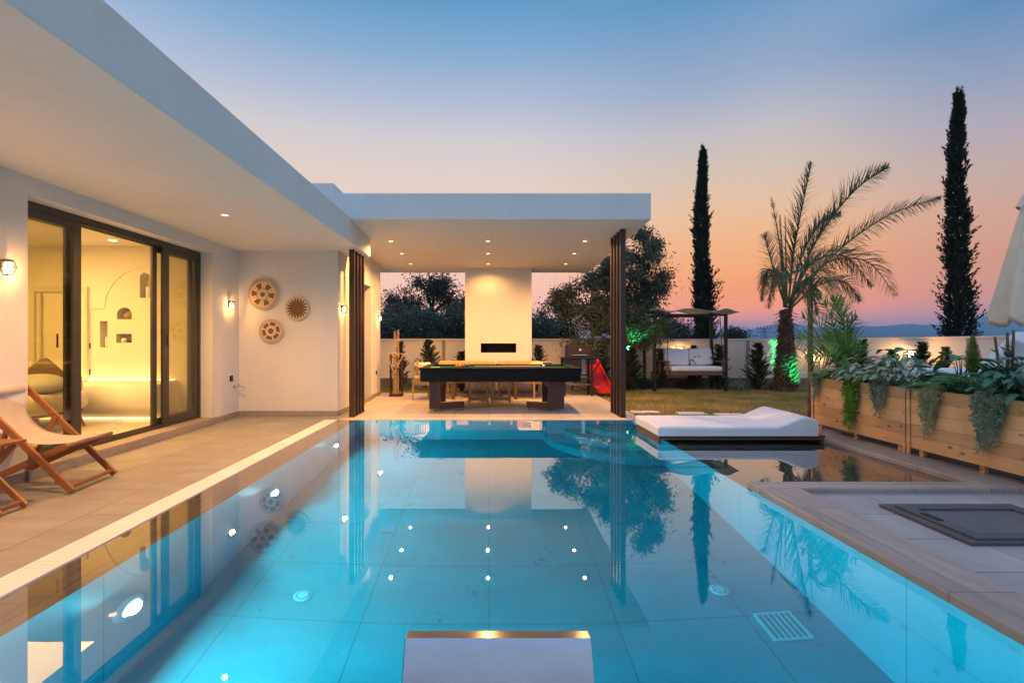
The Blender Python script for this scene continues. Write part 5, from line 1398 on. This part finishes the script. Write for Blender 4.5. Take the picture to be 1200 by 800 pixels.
def palm():
    D = 12.3; base = W(921, 456, D); t = thing('date_palm', 'feathery palm with shaggy boot covered trunk lit green at its foot', 'palm', (base.x, D, -.02))
    r = random.Random(9)
    k = M(); cx = base.x; zs = [-.03, .3, .7, 1.1, 1.5, 1.8, 2.05]; rs = [.23, .215, .185, .135, .10, .07, .04]
    k.tube([(cx + .02 * math.sin(z * 3), D, z) for z in zs], rs, 16)
    k.build('trunk', PALMBARK, t)
    k = M()
    for i in range(330):
        f = i / 330; z = .05 + 1.95 * f; a = i * 2.4; R_ = .235 - .185 * f ** .9
        p = V((cx + R_ * math.cos(a) * .95, D + R_ * math.sin(a) * .95, z)); d = V((math.cos(a) * .45, math.sin(a) * .45, .9)).normalized()
        k.bar(p - d * .05, p + d * r.uniform(.07, .16) + V((math.cos(a), math.sin(a), 0)) * .03, r.uniform(.05, .10), .02, (math.cos(a), math.sin(a), 0))
        if i % 2 == 0: k.leaf(p + d * .1, (V((math.cos(a), math.sin(a), -.5)) + rdir(r) * .4).normalized(), rdir(r), .22, .02)
    k.build('leaf_boots', PALMBARK, t)
    c = W(923, 362, D)
    def wp(x, y, dy=0): return W(x, y, D + dy)
    FR = [  # midrib pixel paths, depth offsets, leaflet length, droop, material
        ([(919, 360, 0), (914, 290, 0), (904, 232, -.1)], .22, -.6, PALMLEAF, 50), ([(922, 355, 0), (917, 300, .1), (914, 252, .15)], .12, -.6, PALMLEAF, 24), ([(922, 355, 0), (921, 300, -.1), (920, 252, -.15)], .12, -.6, PALMLEAF, 24),
        ([(924, 356, 0), (932, 285, .2), (951, 191, .5)], .62, .05, PALMLEAF, 62), ([(925, 356, 0), (955, 285, -.2), (1000, 225, -.4), (1041, 196, -.5)], .58, .15, PALMLEAF, 70),
        ([(926, 358, 0), (975, 300, .2), (1040, 253, .4), (1102, 232, .5)], .50, .55, PALMLEAF, 60), ([(926, 360, 0), (965, 310, -.5), (1015, 306, -.8), (1048, 345, -1)], .62, 1.1, DRYPALM, 52),
        ([(925, 360, 0), (950, 310, .5), (990, 300, .8), (1022, 335, 1)], .62, 1.1, PALMLEAF, 50), ([(921, 360, 0), (905, 318, .1), (896, 325, .15), (893, 352, .2)], .42, 1.0, DRYPALM, 36),
        ([(921, 360, 0), (905, 310, -.3), (895, 274, -.5)], .5, .35, PALMLEAF, 40), ([(922, 360, 0), (915, 325, -.6), (905, 330, -1.0), (900, 360, -1.2)], .4, 1.0, DRYPALM, 34),
        ([(924, 360, 0), (940, 330, -.7), (950, 335, -1.1), (956, 368, -1.3)], .42, 1.0, PALMLEAF, 36), ([(926, 362, 0), (958, 335, .2), (990, 330, .3), (1008, 352, .4)], .5, 1.0, DRYPALM, 40),
        ([(925, 360, 0), (940, 300, .7), (962, 262, 1.2), (985, 250, 1.5)], .5, .3, PALMLEAF, 46), ([(924, 362, 0), (935, 338, .8), (946, 340, 1.2), (950, 372, 1.4)], .45, 1.0, DRYPALM, 34), ([(922, 360, 0), (912, 320, .7), (904, 322, 1.1), (899, 345, 1.3)], .42, 1.0, PALMLEAF, 34)]
    for i, (pp, ll, dr, lm, dn) in enumerate(FR):
        frond([wp(*q) for q in pp], ll, dr, lm, 'frond', t, 30 + i, .026, int(dn * 1.8), .2, .028, face=(random.Random(i).uniform(-.5, .5), 1, .25))
    # green flood light at its foot
    q = V((cx + .40, D - .95, 0)); g = thing('garden_spotlight', 'small green ground spotlight in the lawn before the palm trunk', 'spotlight', q, 'green garden spotlights')
    M().tube([q, q + V((0, 0, .08))], .012, 6).build('spike', BLACKMETAL, g)
    M().tube([q + V((.03, -.03, .06)), q + V((-.05, .06, .12))], .035, 12).build('housing', BLACKMETAL, g)
    M().tube([q + V((-.052, .062, .121)), q + V((-.053, .063, .122))], .03, 12).build('lens', GREENGLOW, g)
    lamp('SPOT', 'green_beam', q + V((-.07, .08, .14)), 260, (.02, 1, .30), g, (cx + .10, D, .62), .03, 46, .6)
palm()
def slender_palm():
    D = 7.15; b = W(950, 489, D); t = thing('slender_palm', 'slender brown palm stem rising behind the end of the planter', 'palm', (b.x, D, 0))
    M().tube([(b.x, D, .0), (b.x + .004, D, .6), (b.x - .006, D, 1.3), (b.x + .0, D, 2.2)], [.042, .040, .038, .03], 10).build('trunk', PALMBARK, t)
    for i, pp in enumerate([[(950, 345, 0), (944, 320, 0), (930, 318, -.1), (915, 335, -.2)], [(950, 345, 0), (956, 318, .1), (970, 322, .2), (982, 345, .3)], [(950, 345, 0), (951, 318, -.1), (955, 300, -.2)], [(950, 345, 0), (962, 325, -.2), (975, 335, -.3), (984, 362, -.35)]]):
        frond([W(x, y, D + dy) for x, y, dy in pp], .26, .9, PALMLEAF, 'frond', t, 70 + i, .010, 30, .15, .010)
slender_palm()

# ------------------------------------------------------------------ planter plants
SOILZ = .71
def areca():
    b = V((4.80, 6.62, SOILZ)); t = thing('areca_palm', 'bushy green feather leaved palm at the far end of the planter', 'plant', b)
    M().tube([b - V((0, 0, .05)), b + V((0, 0, .25))], [.04, .02], 8).build('stem', PALMBARK, t)
    D = 6.6
    T = [(958, 344, .15, .0), (990, 350, .05, .0), (1004, 372, -.1, .1), (940, 372, .1, .0), (934, 396, -.1, .1), (974, 350, -.25, .0), (1003, 400, .0, .3), (966, 398, -.45, .1), (988, 415, -.3, .2), (944, 418, -.2, .2)]
    for i, (x, y, dy, dr) in enumerate(T):
        tip = W(x, y, D + dy); mid = b.lerp(tip, .55) + V((0, 0, .14)) + V(((b.x - tip.x) * .35, 0, 0))
        frond([b + V((random.Random(i).uniform(-.05, .05), 0, .02)), mid, tip], .36, .12 + max(0, dr), ARECA, 'frond', t, 90 + i, .027, 27, .22, .010, fan=1.05, face=(random.Random(i).uniform(-.3, .3), -1, .2), jit=.05)
areca()
def leafy(name, label, x, y_, h, w, lm, n, ll, lw, seed, cat='plant', stalk=True, arch=.5, shape=None):
    r = random.Random(seed); b = V((x, y_, SOILZ)); t = thing(name, label, cat, b)
    st = M(); lf = M()
    for i in range(n):
        a = r.uniform(0, 2 * PI); q = math.sqrt(r.random()); top = b + V((math.cos(a) * w * q, math.sin(a) * w * q * .8, h * (1 - .55 * q * q) * r.uniform(.5, 1.05)))
        st.tube([b + V((math.cos(a) * .04, math.sin(a) * .04, -.02)), b.lerp(top, .6) + V((0, 0, .06 * h)), top], [.007, .005, .003], 5, False)
        d = V((math.cos(a), math.sin(a), r.uniform(-.35, .45))).normalized()
        L_ = ll * r.uniform(.7, 1.2); W_ = lw * r.uniform(.8, 1.15)
        up = V((0, 0, 1)) + rdir(r) * .3; sd = d.cross(up).normalized(); nn = sd.cross(d).normalized()
        # broad leaf: folded, drooping blade
        o = 7; vs = []
        if shape == 'split':
            for s in (-1, 1):
                for g in range(5):
                    f0, f1 = .10 + .17 * g, .10 + .17 * g + .11
                    base0 = top + d * L_ * f0 - nn * .25 * L_ * f0 * f0; base1 = top + d * L_ * f1 - nn * .25 * L_ * f1 * f1
                    wd = W_ * .6 * math.sin(PI * min(.98, .18 + f0 * .85)) ** .6
                    tip = base1 + d * L_ * .14 + sd * s * wd - nn * .10 * L_
                    tip0 = base0 + d * L_ * .08 + sd * s * wd * .9 - nn * .08 * L_
                    lf.add([base0, base1, tip, tip0], [(0, 1, 2, 3)])
            continue
        for k_ in range(o + 1):
            f = k_ / o; c = top + d * L_ * f + nn * (.10 * L_ * math.sin(PI * f) - arch * L_ * f * f * .6)
            wd = W_ * .5 * (math.sin(PI * min(1, .04 + f * .96)) ** .75) * (1 - .25 * f)
            fold = .25 * wd
            vs += [c + sd * wd + nn * fold, c, c - sd * wd + nn * fold]
        lf.add(vs, [(3 * k_ + j, 3 * k_ + j + 1, 3 * k_ + 4 + j, 3 * k_ + 3 + j) for k_ in range(o) for j in (0, 1)], True)
    st.build('stem', lm, t); lf.build('foliage', lm, t)
    return t
leafy('silver_plant', 'silvery grey leaved plant spilling over the planter beside the palm', 4.74, 6.15, .36, .25, SILVER, 85, .15, .055, 1)
leafy('silver_plant', 'wide silvery grey leaved plant in the middle of the farther planter', 4.76, 5.62, .42, .34, SILVER, 135, .155, .065, 2)
leafy('dark_leaf_plant', 'dark teal broad leaved plant standing above the silvery ones', 4.88, 5.85, .52, .16, BLUELEAF, 14, .22, .12, 3)
leafy('silver_plant', 'smaller silvery leaved plant at the joint of the two planters', 4.78, 5.22, .22, .2, SILVER, 50, .13, .055, 4)
leafy('split_leaf_plant', 'bright green split leaved plant right of the joint between planters', 4.80, 4.95, .40, .2, BROAD, 20, .23, .22, 5, shape='split')
leafy('broad_leaf_plant', 'bright green plant with a few broad leaves behind the split leaved one', 4.90, 5.02, .44, .14, BROAD, 9, .26, .13, 6)
leafy('broad_leaf_plant', 'big dark bluish plant with wide drooping leaves at the right edge', 4.80, 4.38, .42, .30, BLUELEAF, 70, .165, .10, 7)
leafy('broad_leaf_plant', 'dark green plant with long drooping leaves nearest the right edge', 4.74, 4.15, .36, .24, BLUELEAF, 46, .165, .075, 8)
leafy('fern_plant', 'lime green leafy tuft at the left corner of the planter', 4.70, 6.76, .20, .13, FERN, 26, .16, .06, 9)
leafy('filler_plant', 'mid green leafy clump under the feather leaved palm', 4.78, 6.45, .26, .2, ARECA, 40, .19, .05, 10)
def spire():
    b = V((4.92, 4.92, SOILZ)); t = thing('spire_plant', 'upright yellow green bottlebrush spire above the planter', 'plant', b); r = random.Random(4)
    M().tube([b, b + V((0, 0, .62))], [.007, .004], 6).build('stem', SPIRE, t)
    k = M()
    for i in range(620):
        f = r.random(); a = r.uniform(0, 2 * PI); z = .22 + .44 * f; w = .085 * (1 - f) ** .5 * (.45 + min(.55, f * 3))
        k.leaf(b + V((0, 0, z - .04)), V((math.cos(a) * w / .085, math.sin(a) * w / .085, 1.1)).normalized(), rdir(r), w * 1.5 + .02, .009, .003)
    k.build('foliage', SPIRE, t)
spire()
def sticks():
    b = V((4.95, 4.62, SOILZ)); t = thing('dried_stalk_plant', 'brown dried upright stalks standing in the nearer planter', 'plant', b); r = random.Random(5)
    for dx, lean, h in ((-.03, -.09, .62), (.01, -.01, .66), (.04, .02, .68)):
        M().tube([b + V((dx, 0, -.02)), b + V((dx + lean, 0, h))], [.016, .010], 7).build('stalk', BROWNWOOD, t)
    k = M()
    for i in range(80):
        a = r.uniform(0, 2 * PI); k.leaf(b + V((r.uniform(-.05, .05), r.uniform(-.05, .05), r.uniform(.2, .5))), (V((math.cos(a), math.sin(a), .8))).normalized(), rdir(r), .09, .015)
    k.build('foliage', DARKLEAF, t)
sticks()
def trailing(label, y_, w, length, lm, seed, dens=26, ll=.035, name='trailing_plant', tail=.3):
    r = random.Random(seed); x = 4.585; top = .80
    t = thing(name, label, 'trailing plant', (4.66, y_, SOILZ), 'trailing plants over the planter rim')
    st = M(); k = M()
    for i in range(dens):
        u = r.uniform(-1, 1); y0 = y_ + u * w * .5; ln = length * (1 - (abs(u + tail * .3)) ** 1.5 * .75) * r.uniform(.55, 1.0)
        pts = [V((4.68, y0 * .6 + y_ * .4, SOILZ + .03)), V((4.60, y0, top + .02)), V((x - .05 - r.random() * .03, y0, top - .04))]
        n = max(2, int(ln / .07))
        for j in range(1, n + 1): pts.append(V((x - .035 - r.random() * .035, y0 + r.gauss(0, .010) * j ** .5 + tail * .02 * j, top - .04 - ln * j / n)))
        st.tube(pts, .0028, 4, False)
        for a, b in zip(pts, pts[1:]):
            m = int((b - a).length / .010) + 1
            for q in range(m):
                p = a.lerp(b, q / m) + rdir(r) * .012
                d = (rdir(r) + V((-.4, 0, -.35))).normalized(); k.leaf(p, d, rdir(r), ll * r.uniform(.6, 1.25), ll * .45, .004)
    st.build('stem', lm, t); k.build('foliage', lm, t)
trailing('short pale trailing plant at the left corner of the planter', 6.72, 0.133, .36, SAGEHANG, 1, 18)
trailing('long bright green trailing plant hanging lowest over the planter', 6.06, 0.187, .66, FERN, 2, 34, .05)
trailing('sage green trailing plant before the joint of the planters', 5.63, 0.187, .46, SAGEHANG, 3, 26)
trailing('pale yellow green trailing plant right of the joint of the planters', 4.985, 0.187, .52, PALEHANG, 4, 32)
trailing('bushy grey green trailing plant nearest the right edge', 4.40, 0.281, .56, SAGEHANG, 5, 46)
# green spotlight for the olive tree
q = V((W(736, 407, 12.62).x, 12.62, 0)); q.z = 1.09
g = thing('garden_spotlight', 'small green spotlight on a stake under the olive crown', 'spotlight', (q.x, q.y, 0), 'green garden spotlights')
M().tube([(q.x, q.y, -.02), q], .012, 6).build('stake', BLACKMETAL, g); M().lathe([(0, -.05), (.05, -.04), (.055, .02), (.05, .03)], q, 'Y', 16).build('housing', BLACKMETAL, g)
M().lathe([(0, 0), (.045, 0)], (q.x, q.y - .052, q.z), 'Y', 16).build('lens', GREENGLOW, g)
lamp('SPOT', 'green_beam', q + V((.02, -.06, .09)), 105, (.02, 1, .30), g, (q.x + .42, q.y - .22, q.z + .85), .04, 90, .7)
for nm in ('OLIVE',): pass
